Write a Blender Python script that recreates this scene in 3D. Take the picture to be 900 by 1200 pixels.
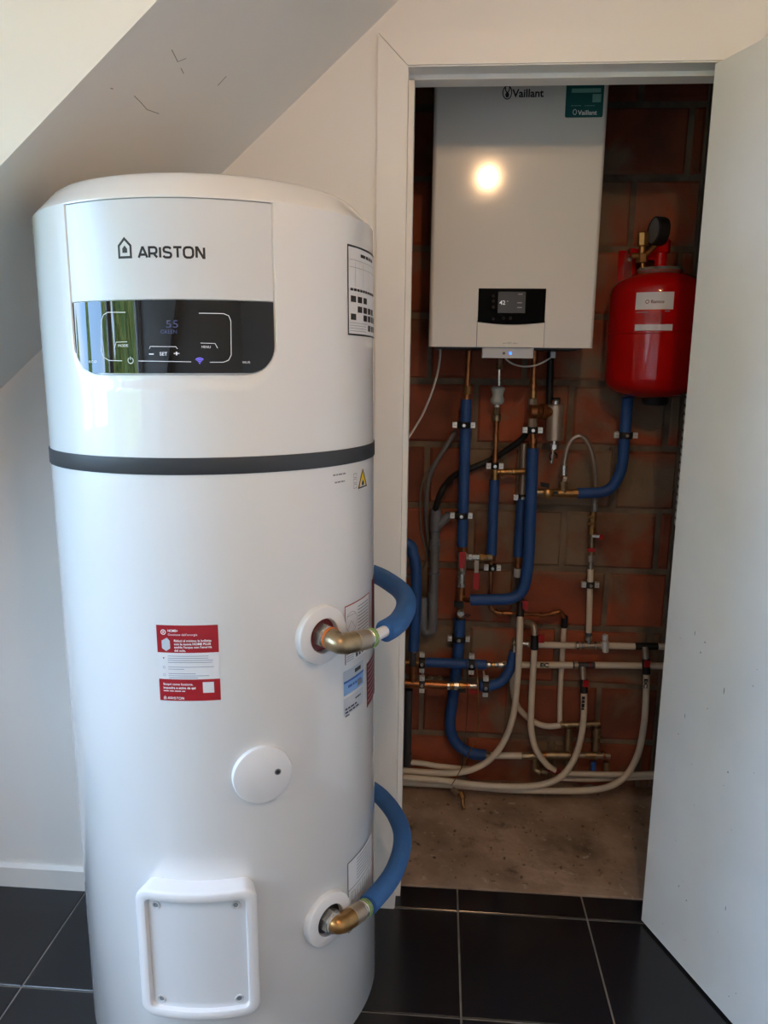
import bpy, math, random
from mathutils import Vector, Matrix
random.seed(7)
for o in list(bpy.data.objects): bpy.data.objects.remove(o)
scene = bpy.context.scene
COL = scene.collection
V = Vector
# ---------------------------------------------------------------- camera
F_PX, YAW, PITCH, ROLL = 895.58, 0.0716, 0.1922, 0.0119
CAM_POS = V((0.0, -1.7794, 1.4096))
def cam_axes():
    f = V((-math.sin(YAW)*math.cos(PITCH), math.cos(YAW)*math.cos(PITCH), -math.sin(PITCH)))
    r = V((math.cos(YAW), math.sin(YAW), 0)); u = r.cross(f)
    return r*math.cos(ROLL)+u*math.sin(ROLL), u*math.cos(ROLL)-r*math.sin(ROLL), f
CR, CU, CF = cam_axes()
cd = bpy.data.cameras.new('camera'); cam = bpy.data.objects.new('camera', cd); COL.objects.link(cam)
cd.sensor_fit = 'HORIZONTAL'; cd.sensor_width = 36; cd.lens = 36*F_PX/900; cd.clip_start = .02
cam.matrix_world = Matrix(((CR.x, CU.x, -CF.x, CAM_POS.x), (CR.y, CU.y, -CF.y, CAM_POS.y), (CR.z, CU.z, -CF.z, CAM_POS.z), (0, 0, 0, 1)))
scene.camera = cam
# ---------------------------------------------------------------- world
w = bpy.data.worlds.new('sky'); scene.world = w; w.use_nodes = True
nt = w.node_tree; bg = nt.nodes['Background']
tc = nt.nodes.new('ShaderNodeTexCoord'); cl = nt.nodes.new('ShaderNodeTexNoise'); cl.inputs['Scale'].default_value = 3.0; cl.inputs['Detail'].default_value = 6
cr_ = nt.nodes.new('ShaderNodeValToRGB'); cr_.color_ramp.elements[0].position = .42; cr_.color_ramp.elements[1].position = .68
cr_.color_ramp.elements[0].color = (.34, .60, 1.0, 1); cr_.color_ramp.elements[1].color = (.76, .88, 1.0, 1)
nt.links.new(tc.outputs['Generated'], cl.inputs['Vector']); nt.links.new(cl.outputs['Fac'], cr_.inputs[0])
nt.links.new(cr_.outputs[0], bg.inputs[0]); bg.inputs[1].default_value = 20.5
SUN_LAMP_POWER = 365.0      # emission strength of the bulb
pl = bpy.data.lights.new('window_portal', 'AREA'); pl.shape = 'RECTANGLE'; pl.size = 1.95; pl.size_y = 1.0
pl.cycles.is_portal = True
po = bpy.data.objects.new('window_portal', pl); COL.objects.link(po)
po.location = (-1.69, -1.725, 1.51); po.rotation_euler = (math.radians(90), 0, math.radians(-90))
vs = scene.view_settings
vs.view_transform = 'Standard'; vs.look = 'None'; vs.gamma = 1; vs.use_curve_mapping = False; vs.exposure = 0.0

# ---------------------------------------------------------------- helpers
def ray(px, py): return CF + CR*((px-450)/F_PX) - CU*((py-600)/F_PX)
def U(px, py, Y):
    d = ray(px, py); return CAM_POS + d*((Y-CAM_POS.y)/d.y)

def srgb(r, g, b):
    f = lambda c: ((c/255+.055)/1.055)**2.4 if c > 10 else c/255/12.92
    return (f(r), f(g), f(b), 1)

def mat(name, col, rough=.5, metal=0., bump=0., bscale=60., var=0., vscale=8., emit=0., coat=0., spec=.5, objvar=0., col2=None):
    m = bpy.data.materials.new(name); m.use_nodes = True; n = m.node_tree.nodes; l = m.node_tree.links
    b = n['Principled BSDF']; b.inputs['Base Color'].default_value = col; b.inputs['Roughness'].default_value = rough
    b.inputs['Metallic'].default_value = metal; b.inputs['Specular IOR Level'].default_value = spec
    if coat: b.inputs['Coat Weight'].default_value = coat; b.inputs['Coat Roughness'].default_value = .03
    if emit: b.inputs['Emission Color'].default_value = col; b.inputs['Emission Strength'].default_value = emit
    g = n.new('ShaderNodeNewGeometry')
    if var or col2:
        t = n.new('ShaderNodeTexNoise'); t.inputs['Scale'].default_value = vscale; t.inputs['Detail'].default_value = 5
        l.new(g.outputs['Position'], t.inputs['Vector'])
        r = n.new('ShaderNodeMapRange'); r.inputs[1].default_value = .38; r.inputs[2].default_value = .68
        l.new(t.outputs['Fac'], r.inputs[0])
        mx = n.new('ShaderNodeMix'); mx.data_type = 'RGBA'
        mx.inputs[6].default_value = col
        mx.inputs[7].default_value = col2 if col2 else (col[0]*(1-var), col[1]*(1-var), col[2]*(1-var), 1)
        l.new(r.outputs[0], mx.inputs[0]); out = mx.outputs[2]
        if objvar:
            oi = n.new('ShaderNodeObjectInfo'); hs = n.new('ShaderNodeHueSaturation')
            r2 = n.new('ShaderNodeMapRange'); r2.inputs[3].default_value = 1-objvar; r2.inputs[4].default_value = 1+objvar
            l.new(oi.outputs['Random'], r2.inputs[0]); l.new(r2.outputs[0], hs.inputs['Value']); l.new(out, hs.inputs['Color']); out = hs.outputs[0]
        l.new(out, b.inputs['Base Color'])
    if bump:
        t = n.new('ShaderNodeTexNoise'); t.inputs['Scale'].default_value = bscale; t.inputs['Detail'].default_value = 4
        l.new(g.outputs['Position'], t.inputs['Vector'])
        bn = n.new('ShaderNodeBump'); bn.inputs['Strength'].default_value = bump; bn.inputs['Distance'].default_value = .004
        l.new(t.outputs['Fac'], bn.inputs['Height']); l.new(bn.outputs[0], b.inputs['Normal'])
    return m

M = {}
M['wall'] = mat('wall_paint', srgb(240, 237, 231), .75, bump=.06, bscale=220)
M['trim'] = mat('trim_paint', srgb(240, 237, 231), .4)
M['door'] = mat('door_paint', srgb(243, 243, 242), .38, var=.06, vscale=5)
M['tile'] = mat('black_tile', srgb(30, 31, 35), .2, bump=.03, bscale=90, var=.25, vscale=4)
M['grout'] = mat('grout', srgb(140, 136, 130), .85, var=.25, vscale=30)
M['concrete'] = mat('dusty_concrete', srgb(186, 160, 138), .92, bump=1.0, bscale=34, vscale=5, col2=srgb(128, 106, 88))
M['mortar'] = mat('mortar', srgb(138, 116, 95), .95, bump=.7, bscale=50, vscale=9, col2=srgb(92, 80, 68))
M['render'] = mat('rough_render', srgb(112, 102, 92), .95, bump=.5, bscale=40, vscale=7, col2=srgb(84, 76, 68))
M['white'] = mat('white_enamel', srgb(226, 226, 226), .3, coat=.9)
M['white_satin'] = mat('white_plastic', srgb(226, 226, 228), .32)
M['panel'] = mat('panel_white', srgb(214, 217, 221), .28)
M['groove'] = mat('groove_grey', srgb(120, 125, 130), .6)
M['band'] = mat('grey_band', srgb(52, 54, 58), .45)
M['glass_black'] = mat('black_glass', srgb(4, 4, 5), .02, spec=.45)
M['black_screen'] = mat('black_screen', srgb(3, 3, 4), .15, spec=.04)
M['ink'] = mat('black_ink', srgb(28, 30, 34), .4)
M['grey_ink'] = mat('grey_ink', srgb(128, 130, 136), .5)
M['blue_ink'] = mat('blue_grey_ink', srgb(110, 122, 150), .5)
M['white_ink'] = mat('white_print', srgb(238, 238, 238), .5)
M['icon'] = mat('lit_icon', srgb(205, 208, 215), .5, emit=.35)
M['digit'] = mat('dim_blue_digit', srgb(58, 66, 105), .5, emit=.35)
M['wifi'] = mat('wifi_lit', srgb(120, 110, 235), .5, emit=.9)
M['led'] = mat('blue_led', srgb(50, 110, 255), .4, emit=3.)
M['red_print'] = mat('red_print', srgb(160, 20, 32), .4)
M['dark_red'] = mat('dark_red_print', srgb(110, 30, 32), .45)
M['label_white'] = mat('label_paper', srgb(222, 222, 224), .4)
M['label_grey'] = mat('label_grey', srgb(188, 194, 204), .4)
M['label_blue'] = mat('label_blue', srgb(130, 172, 222), .4)
M['label_dblue'] = mat('label_dark_blue', srgb(50, 95, 175), .4)
M['yellow'] = mat('warning_yellow', srgb(245, 205, 20), .4)
M['teal'] = mat('teal_sticker', srgb(0, 86, 84), .4)
M['teal_light'] = mat('teal_pale', srgb(120, 170, 165), .4)
M['boiler'] = mat('boiler_white', srgb(226, 222, 214), .10, coat=.3)
M['flap'] = mat('boiler_flap', srgb(230, 226, 216), .25)
M['screen'] = mat('dim_screen', srgb(52, 54, 58), .15, emit=.05)
M['module'] = mat('module_grey', srgb(196, 198, 200), .4)
M['red'] = mat('red_enamel', srgb(184, 10, 10), .07, coat=.3)
M['red_handle'] = mat('red_handle', srgb(170, 18, 20), .4)
M['black'] = mat('black_rubber', srgb(18, 18, 20), .6)
M['brass'] = mat('brass', srgb(176, 132, 80), .32, metal=.8, var=.3, vscale=60)
M['old_brass'] = mat('tarnished_brass', srgb(168, 146, 114), .34, metal=.8, var=.35, vscale=45)
M['copper'] = mat('copper', srgb(172, 112, 70), .32, metal=.8, var=.4, vscale=40)
M['chrome'] = mat('chrome', srgb(212, 210, 204), .22, metal=.75, var=.2, vscale=60)
M['steel'] = mat('brushed_steel', srgb(172, 156, 138), .36, metal=.6)
M['zinc'] = mat('zinc', srgb(232, 232, 228), .3, metal=.3)
M['blue'] = mat('blue_foam', srgb(38, 80, 142), .55, bump=.15, bscale=150, var=.15, vscale=20)
M['blue_front'] = mat('blue_foam_front', srgb(48, 98, 158), .6, bump=.15, bscale=150, var=.12, vscale=25)
M['pipe_white'] = mat('white_multilayer', srgb(232, 216, 192), .45, var=.12, vscale=14)
M['pvc'] = mat('grey_pvc', srgb(112, 112, 114), .45, var=.15, vscale=20)
M['grey_dev'] = mat('grey_plastic', srgb(178, 186, 182), .4)
M['cable'] = mat('white_cable', srgb(205, 202, 195), .5)
M['grey_cable'] = mat('grey_conduit', srgb(108, 104, 100), .6)
M['tape_orange'] = mat('orange_sealant', srgb(205, 105, 30), .5)
M['tape_green'] = mat('green_sleeve', srgb(130, 165, 80), .5)
M['dark_pipe'] = mat('dark_grey_pipe', srgb(58, 58, 62), .5)
M['pane'] = None
# brick material: clay with smeared mortar, value differing per brick
M['brick'] = mat('hollow_clay_brick', srgb(166, 86, 58), .92, bump=.45, bscale=45, vscale=5.5, col2=srgb(116, 68, 50), objvar=.16)
def add_smear(m):
    n = m.node_tree.nodes; l = m.node_tree.links; b = n['Principled BSDF']
    old = b.inputs['Base Color'].links[0].from_socket
    g = n.new('ShaderNodeNewGeometry'); t = n.new('ShaderNodeTexNoise'); t.inputs['Scale'].default_value = 3.4; t.inputs['Detail'].default_value = 6; t.inputs['Distortion'].default_value = .6
    l.new(g.outputs['Position'], t.inputs['Vector'])
    r = n.new('ShaderNodeMapRange'); r.inputs[1].default_value = .49; r.inputs[2].default_value = .61
    l.new(t.outputs['Fac'], r.inputs[0])
    mx = n.new('ShaderNodeMix'); mx.data_type = 'RGBA'; l.new(r.outputs[0], mx.inputs[0]); l.new(old, mx.inputs[6]); mx.inputs[7].default_value = srgb(134, 112, 90)
    l.new(mx.outputs[2], b.inputs['Base Color'])
add_smear(M['brick'])
def add_flecks(m):
    n = m.node_tree.nodes; l = m.node_tree.links; b = n['Principled BSDF']; g = n.new('ShaderNodeNewGeometry')
    for sc, lo_, hi_, col in ((38, .60, .68, srgb(196, 176, 156)), (26, .62, .70, srgb(84, 66, 54)), (7, .58, .70, srgb(96, 76, 62))):
        old = b.inputs['Base Color'].links[0].from_socket; t = n.new('ShaderNodeTexNoise'); t.inputs['Scale'].default_value = sc; t.inputs['Detail'].default_value = 8; t.inputs['Roughness'].default_value = .65
        mp = n.new('ShaderNodeMapping'); mp.inputs['Location'].default_value = (sc*.37, sc*.11, 0); l.new(g.outputs['Position'], mp.inputs[0]); l.new(mp.outputs[0], t.inputs['Vector'])
        r = n.new('ShaderNodeMapRange'); r.inputs[1].default_value = lo_; r.inputs[2].default_value = hi_; l.new(t.outputs['Fac'], r.inputs[0])
        mx = n.new('ShaderNodeMix'); mx.data_type = 'RGBA'; l.new(r.outputs[0], mx.inputs[0]); l.new(old, mx.inputs[6]); mx.inputs[7].default_value = col; l.new(mx.outputs[2], b.inputs['Base Color'])
add_flecks(M['concrete'])
def glass_mat():
    m = bpy.data.materials.new('window_glass'); m.use_nodes = True; n = m.node_tree.nodes; l = m.node_tree.links
    n.remove(n['Principled BSDF']); t = n.new('ShaderNodeBsdfTransparent'); g = n.new('ShaderNodeBsdfGlossy'); g.inputs['Roughness'].default_value = .01
    mx = n.new('ShaderNodeMixShader'); mx.inputs[0].default_value = .05
    l.new(t.outputs[0], mx.inputs[1]); l.new(g.outputs[0], mx.inputs[2]); l.new(mx.outputs[0], n['Material Output'].inputs[0])
    return m
M['pane'] = glass_mat()

ORG = {}
class MB:
    def __init__(s): s.v = []; s.f = []
    def add(s, vs, fs):
        k = len(s.v); s.v += [V(p) for p in vs]; s.f += [tuple(i+k for i in f) for f in fs]; return s
    def box(s, x0, x1, y0, y1, z0, z1):
        return s.add([(x0,y0,z0),(x1,y0,z0),(x1,y1,z0),(x0,y1,z0),(x0,y0,z1),(x1,y0,z1),(x1,y1,z1),(x0,y1,z1)],
                     [(3,2,1,0),(4,5,6,7),(0,1,5,4),(1,2,6,5),(2,3,7,6),(3,0,4,7)])
    def obox(s, c, ax, ay, az):           # oriented box: centre and three half-axis vectors
        c = V(c); P = []
        for k in (-1, 1):
            for i, j in ((-1,-1),(1,-1),(1,1),(-1,1)): P.append(c+V(ax)*i+V(ay)*j+V(az)*k)
        return s.add(P, [(3,2,1,0),(4,5,6,7),(0,1,5,4),(1,2,6,5),(2,3,7,6),(3,0,4,7)])
    def tube(s, path, r, n=14, caps=True):
        path = [V(p) for p in path]; m = len(path)
        rs = r if isinstance(r, (list, tuple)) else [r]*m
        T = []
        for i in range(m):
            a = path[max(i-1,0)]; b = path[min(i+1,m-1)]; d = (b-a)
            T.append(d.normalized() if d.length > 1e-9 else V((0,0,1)))
        up = V((0,0,1)) if abs(T[0].z) < .9 else V((1,0,0))
        N = (up - T[0]*up.dot(T[0])).normalized(); vs = []; fs = []
        for i in range(m):
            if i: 
                N = (N - T[i]*N.dot(T[i]))
                N = N.normalized()
            B = T[i].cross(N)
            for k in range(n):
                a = 2*math.pi*k/n; vs.append(path[i]+(N*math.cos(a)+B*math.sin(a))*rs[i])
        for i in range(m-1):
            for k in range(n):
                fs.append((i*n+k, i*n+(k+1)%n, (i+1)*n+(k+1)%n, (i+1)*n+k))
        if caps: fs.append(tuple(range(n-1,-1,-1))); fs.append(tuple(range((m-1)*n, m*n)))
        return s.add(vs, fs)
    def cyl(s, a, b, r, n=14, bev=0.0):
        a = V(a); b = V(b); d = (b-a)
        if bev: 
            e = d.normalized()*bev
            return s.tube([a, a+e, b-e, b], [r-bev, r, r, r-bev], n) if False else s.tube([a, a+e*.999, b-e*.999, b], [r-bev, r, r, r-bev], n)
        return s.tube([a, b], r, n)
    def lathe(s, prof, o, axis=(0,0,1), n=32):
        o = V(o); A = V(axis).normalized(); up = V((0,0,1)) if abs(A.z) < .9 else V((1,0,0))
        X = (up-A*up.dot(A)).normalized(); Y = A.cross(X); vs = []; fs = []
        for r, z in prof:
            for k in range(n):
                t = 2*math.pi*k/n; vs.append(o+A*z+(X*math.cos(t)+Y*math.sin(t))*max(r, 1e-5))
        for i in range(len(prof)-1):
            for k in range(n): fs.append((i*n+k, i*n+(k+1)%n, (i+1)*n+(k+1)%n, (i+1)*n+k))
        return s.add(vs, fs)
    def sphere(s, c, r, n=14, sx=1, sy=1, sz=1):
        prof = []; c = V(c); vs = []; fs = []; m = n//2
        for i in range(m+1):
            a = -math.pi/2+math.pi*i/m
            for k in range(n):
                t = 2*math.pi*k/n; vs.append(c+V((r*sx*math.cos(a)*math.cos(t), r*sy*math.cos(a)*math.sin(t), r*sz*math.sin(a))))
        for i in range(m):
            for k in range(n): fs.append((i*n+k, i*n+(k+1)%n, (i+1)*n+(k+1)%n, (i+1)*n+k))
        return s.add(vs, fs)
    def prism(s, poly, depth):            # poly: list of 3D points (planar), extruded by vector depth
        n = len(poly); d = V(depth); vs = [V(p) for p in poly]+[V(p)+d for p in poly]
        return s.add(vs, [tuple(range(n)), tuple(range(2*n-1, n-1, -1))]+[((i+1)%n, i, i+n, (i+1)%n+n) for i in range(n)])
    def build(s, name, m, parent=None, smooth=False, angle=40, origin=None):
        if parent is not None: org = ORG[parent]
        elif origin is not None: org = V(origin)
        else:
            xs = [p.x for p in s.v]; ys = [p.y for p in s.v]; zs = [p.z for p in s.v]
            org = V(((min(xs)+max(xs))/2, (min(ys)+max(ys))/2, min(zs)))
        me = bpy.data.meshes.new(name); me.from_pydata([tuple(p-org) for p in s.v], [], s.f); me.update()
        import bmesh
        bm = bmesh.new(); bm.from_mesh(me); bmesh.ops.recalc_face_normals(bm, faces=bm.faces) if RECALC else None; bm.to_mesh(me); bm.free()
        if smooth:
            me.shade_smooth(); me.set_sharp_from_angle(angle=math.radians(angle))
        me.materials.append(M[m] if isinstance(m, str) else m)
        o = bpy.data.objects.new(name, me); COL.objects.link(o)
        if parent is not None: o.parent = parent
        else: o.location = org
        ORG[o] = org
        return o
RECALC = True
def tag(o, label=None, cat=None, group=None, kind=None):
    if label: o['label'] = label
    if cat: o['category'] = cat
    if group: o['group'] = group
    if kind: o['kind'] = kind
    return o
def thing(name, loc, label, cat, group=None):
    o = bpy.data.objects.new(name, None); COL.objects.link(o); o.location = loc; o.empty_display_size = .05
    ORG[o] = V(loc); return tag(o, label, cat, group)
def struct(o): o['kind'] = 'structure'; return o
def fillet(pts, rad, k=7):
    pts = [V(p) for p in pts]; out = [pts[0]]
    for i in range(1, len(pts)-1):
        a, b, c = pts[i-1], pts[i], pts[i+1]; d1 = a-b; d2 = c-b
        r = min(rad, d1.length*.49, d2.length*.49); p0 = b+d1.normalized()*r; p2 = b+d2.normalized()*r
        for j in range(k+1):
            t = j/k; out.append(p0*(1-t)**2+b*2*t*(1-t)+p2*t*t)
    out.append(pts[-1]); return out
def spline(pts, k=6):
    P = [V(p) for p in pts]; out = []
    for i in range(len(P)-1):
        p0 = P[max(i-1,0)]; p1 = P[i]; p2 = P[i+1]; p3 = P[min(i+2,len(P)-1)]
        for j in range(k):
            t = j/k; out.append(.5*((2*p1)+(p2-p0)*t+(2*p0-5*p1+4*p2-p3)*t*t+(3*p1-p0-3*p2+p3)*t**3))
    out.append(P[-1]); return out
TXT = {}
def text2d(s, size=1.0, sx=1.0, align='LEFT', bold=0.0):
    key = (s, bold)
    if key not in TXT:
        c = bpy.data.curves.new('t', 'FONT'); c.body = s; c.size = 1; c.offset = bold; c.resolution_u = 3
        o = bpy.data.objects.new('t', c); COL.objects.link(o); bpy.context.view_layer.update()
        me = o.evaluated_get(bpy.context.evaluated_depsgraph_get()).to_mesh()
        TXT[key] = ([(p.co.x, p.co.y) for p in me.vertices], [tuple(f.vertices) for f in me.polygons])
        bpy.data.objects.remove(o); bpy.data.curves.remove(c)
    vs, fs = TXT[key]
    if not vs: return [], []
    w = max(x for x, y in vs); off = {'LEFT': 0, 'CENTER': -w/2, 'RIGHT': -w}[align]
    return [((x+off)*size*sx, y*size) for x, y in vs], fs
def textw(s, width, align='LEFT', bold=0.0, h=None):      # fit to a given width (and letter height)
    if s[0] == '#':                        # too small to read in the photograph: strokes for the words
        rw = random.Random(s+str(width)); x = 0; vs = []; fs = []; hh_ = (h or .003)*.8
        while x < width*.95:
            L = min(rw.uniform(.12, .3)*width, width-x); o = len(vs); vs += [(x, 0), (x+L, 0), (x+L, hh_), (x, hh_)]; fs.append((o, o+1, o+2, o+3)); x += L+.05*width
        dx = {'LEFT': 0, 'CENTER': -width/2, 'RIGHT': -width}[align]
        return [(p+dx, q) for p, q in vs], fs
    vs, fs = text2d(s, 1, 1, align, bold); w = max(x for x, y in vs)-min(x for x, y in vs)
    k = width/w; ky = (h/.7) if h else k
    return [(x*k, y*ky) for x, y in vs], fs
def stroke2d(lines, t):                    # flat ribbons along polylines, mitred
    vs = []; fs = []
    for L in lines:
        closed = L[0] == L[-1] and len(L) > 2
        pts = [V((p[0], p[1])) for p in (L[:-1] if closed else L)]; n = len(pts); base = len(vs)
        for i in range(n):
            a = pts[(i-1) % n] if (closed or i) else None; b = pts[(i+1) % n] if (closed or i < n-1) else None
            d1 = (pts[i]-a).normalized() if a is not None else None; d2 = (b-pts[i]).normalized() if b is not None else None
            if d1 is None: d1 = d2
            if d2 is None: d2 = d1
            n1 = V((-d1.y, d1.x)); n2 = V((-d2.y, d2.x)); m = (n1+n2).normalized(); k = min(1/max(m.dot(n1), .4), 2.2)
            vs.append(tuple(pts[i]+m*t*k/2)); vs.append(tuple(pts[i]-m*t*k/2))
        for i in range(n if closed else n-1):
            j = (i+1) % n; fs.append((base+2*i, base+2*j, base+2*j+1, base+2*i+1))
    return vs, fs
def arc(cx, cy, r, a0, a1, n=10): return [(cx+r*math.cos(math.radians(a0+(a1-a0)*i/n)), cy+r*math.sin(math.radians(a0+(a1-a0)*i/n))) for i in range(n+1)]
def rrect(x0, x1, y0, y1, r, k=5):
    return arc(x1-r,y1-r,r,0,90,k)+arc(x0+r,y1-r,r,90,180,k)+arc(x0+r,y0+r,r,180,270,k)+arc(x1-r,y0+r,r,270,360,k)
def flat(mb, g, o, ux=(1,0,0), uy=(0,0,1), at=(0,0)):      # put 2D geometry on a plane
    ux = V(ux); uy = V(uy); o = V(o)
    return mb.add([o+ux*(x+at[0])+uy*(y+at[1]) for x, y in g[0]], g[1])
def poly2d(p): return list(p), [tuple(range(len(p)))]

# ================================================================ STRUCTURE
T = .3341; XG = .0795
RX0, RX1, RY0, CH = -1.7, 1.35, -3.10, 2.5
def slope_z(x): return 1.82+.8708*(x+.498)
XS = -.498+(CH-1.82)/.8708
fl = MB(); fl.box(RX0-.1, RX1+.1, RY0-.1, .09, -.12, -.003)
floor = struct(fl.build('floor', 'grout'))
def tile_mesh(w, d):
    mb = MB(); c = .0015; z0 = -.004
    a, b = w/2, d/2
    mb.add([(-a,-b,z0),(a,-b,z0),(a,b,z0),(-a,b,z0),(-a,-b,-c),(a,-b,-c),(a,b,-c),(-a,b,-c),(-a+c,-b+c,0),(a-c,-b+c,0),(a-c,b-c,0),(-a+c,b-c,0)],
           [(0,1,5,4),(1,2,6,5),(2,3,7,6),(3,0,4,7),(4,5,9,8),(5,6,10,9),(6,7,11,10),(7,4,8,11),(8,9,10,11)])
    me = bpy.data.meshes.new('tile'); me.from_pydata([tuple(p) for p in mb.v], [], mb.f); me.materials.append(M['tile']); return me
g = .0045
tm = tile_mesh(T-g, T-g); tcut = tile_mesh(T-g, .09-g)
def put(me, name, parent, loc):
    o = bpy.data.objects.new(name, me); COL.objects.link(o); o.parent = parent; o.location = V(loc)-ORG[parent]; ORG[o] = V(loc); return o
for i in range(-6, 4):
    for j in range(0, 9):
        put(tm, 'tile', floor, (XG+(i+.5)*T, -(j+.5)*T, 0))
for i in range(-1, 2): put(tcut, 'tile', floor, (XG+(i+.5)*T, .045, 0))

XL, XR, DH = -.087, .5505, 2.03
bw = MB()
bw.box(RX0-.1, XL-.012, 0, .09, 0, CH+.1); bw.box(.60, RX1+.1, 0, .09, 0, CH+.1); bw.box(XL-.012, .60, 0, .09, DH+.012, CH+.1)
struct(bw.build('wall_back', 'wall'))
# door lining: jambs with rebate and stop, casings
tr = MB(); tr.box(XL-.012, XL, -.002, .09, 0, DH+.012); tr.box(XL, XL+.012, .045, .092, 0, DH-.008)
struct(tr.build('trim_1', 'trim'))
tr = MB(); tr.box(.588, .60, -.002, .09, 0, DH+.012)
struct(tr.build('trim_2', 'trim'))
tr = MB(); tr.box(XL, .588, -.002, .09, DH, DH+.012); tr.box(XL, .588, .045, .092, DH-.010, DH)
struct(tr.build('trim_3', 'trim'))
CW = .065
tr = MB(); tr.prism([(XL-CW, -.006, .0), (XL-.002, -.006, .0), (XL-.002, -.006, DH+.002), (XL-CW, -.006, DH+CW)], (0, .0062, 0)); struct(tr.build('trim_4', 'trim'))
tr = MB(); tr.prism([(XL-CW+.0012, -.006, DH+CW+.0005), (XL-.001, -.006, DH+.0025), (.598, -.006, DH+.0025), (.598+CW, -.006, DH+CW+.0005)], (0, .0062, 0)); struct(tr.build('trim_5', 'trim'))
tr = MB(); tr.prism([(.60, -.004, 0), (.60+CW, -.004, 0), (.60+CW, -.004, DH+CW), (.60, -.004, DH+.002)], (0, .0042, 0)); struct(tr.build('trim_6', 'trim'))
bb = MB(); y0 = -.012
bb.prism([(RX0, 0, 0), (RX0, y0, 0), (RX0, y0, .058), (RX0, y0+.008, .068), (RX0, 0, .068)], (XL-CW-.001-RX0, 0, 0)); struct(bb.build('baseboard_back', 'trim'))
# left wall with the window opening
WY0, WY1, WZ0, WZ1 = -2.70, -.75, 1.02, 2.0
lw = MB(); x0 = RX0-.1
lw.box(x0, RX0, RY0-.1, WY0, 0, CH+.1); lw.box(x0, RX0, WY1, .09, 0, CH+.1); lw.box(x0, RX0, WY0, WY1, 0, WZ0); lw.box(x0, RX0, WY0, WY1, WZ1, CH+.1)
struct(lw.build('wall_left', 'wall'))
rw = MB(); rw.box(RX1, RX1+.1, RY0-.1, .09, 0, CH+.1); struct(rw.build('wall_right', 'wall'))
fw = MB(); fw.box(RX0-.1, RX1+.1, RY0-.1, RY0, 0, CH+.1); struct(fw.build('wall_front', 'wall'))
CY0, CY1 = -2.85, -.63
ce = MB(); ce.box(RX0-.1, RX1+.1, RY0-.1, .0, CH, CH+.1)
struct(ce.build('ceiling', 'wall'))
def slope(name, ya, yb):
    mb = MB(); xa = RX0; mb.prism([(xa, ya, slope_z(xa)), (XS, ya, CH), (xa, ya, CH)], (0, yb-ya, 0)); return struct(mb.build(name, 'wall'))
csl = slope('ceiling_slope', CY1, 0); slope('ceiling_slope', RY0, CY0)
# scuff marks on the sloped ceiling
def scuff(pts, wd):
    sn = V((.8708, 0, -1)).normalized(); mb = MB(); P = [V((x, y, slope_z(x)))+sn*.0006 for x, y in pts]; vs = []; fs = []
    for i, p in enumerate(P):
        d = (P[min(i+1, len(P)-1)]-P[max(i-1, 0)]).normalized(); q = sn.cross(d)*wd; vs += [p+q, p-q]
        if i: fs.append((2*i-2, 2*i, 2*i+1, 2*i-1))
    return mb.add(vs, fs).build('scuff_mark', 'scuff', csl)
M['scuff'] = mat('scuff', srgb(150, 141, 134), .8)
scuff([(-.428,-.5137), (-.4318,-.4757), (-.4215,-.4641)], .0007); scuff([(-.4340,-.455), (-.4359,-.4353)], .0006); scuff([(-.396,-.3195), (-.4126,-.3173)], .0011)
scuff([(-.5079,-.5633), (-.5065,-.556)], .0007); scuff([(-.4967,-.4985), (-.4975,-.4685), (-.4991,-.439), (-.4932,-.3995)], .0006)
# window
win = thing('window_1', (RX0-.05, (WY0+WY1)/2, WZ0), None, None); win['kind'] = 'structure'
def wbox(name, m, *a): mb = MB(); mb.box(*a); return mb.build(name, m, win)
fx0, fx1 = RX0-.09, RX0-.03
wbox('window_frame', 'trim', fx0, fx1, WY0, WY1, WZ0, WZ0+.06); wbox('window_frame', 'trim', fx0, fx1, WY0, WY1, WZ1-.06, WZ1)
for ya in (WY0, WY1-.06): wbox('window_frame', 'trim', fx0, fx1, ya, ya+.06, WZ0+.06, WZ1-.06)
ym = -1.62; wbox('window_mullion', 'trim', fx0, fx1, ym-.05, ym+.05, WZ0+.06, WZ1-.06)
for ya, yb in ((WY0+.06, ym-.05), (ym+.05, WY1-.06)): wbox('pane', 'pane', RX0-.062, RX0-.058, ya, yb, WZ0+.06, WZ1-.06)
wbox('window_sill', 'trim', RX0-.03, RX0+.04, WY0-.03, WY1+.03, WZ0-.025, WZ0)

# closet
BY = .66; CX0, CX1 = -.22, .748
mo = MB(); mo.box(CX0-.1, CX1+.1, BY, BY+.12, -.1, 2.6); wcb = struct(mo.build('wall_closet_back', 'mortar'))
sw = MB(); sw.box(CX1, CX1+.1, .09, BY, -.1, 2.6); wcr = struct(sw.build('wall_closet_right', 'render'))
sw = MB(); sw.box(CX0-.1, CX0, .09, BY, -.1, 2.6); struct(sw.build('wall_closet_left', 'render'))
sw = MB(); sw.box(CX0-.1, CX1+.1, .09, BY+.12, 2.5, 2.6); struct(sw.build('ceiling_closet', 'render'))
cf = MB(); nx, ny = 34, 22
vs = []; fs = []
for j in range(ny+1):
    for i in range(nx+1):
        x = CX0+(CX1-CX0)*i/nx; y = .09+(BY-.09)*j/ny
        vs.append((x, y+(0 if j else random.uniform(-.004,.004)), .004+random.uniform(-.0035,.0035)))
for j in range(ny):
    for i in range(nx): a = j*(nx+1)+i; fs.append((a, a+1, a+nx+2, a+nx+1))
k = len(vs); vs += [(vs[i][0], vs[i][1], -.1) for i in range(nx+1)]
fs += [(k+i, k+i+1, i+1, i) for i in range(nx)]
cf.add(vs, fs); cfl = struct(cf.build('floor_closet', 'concrete', smooth=True, angle=60))
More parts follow.
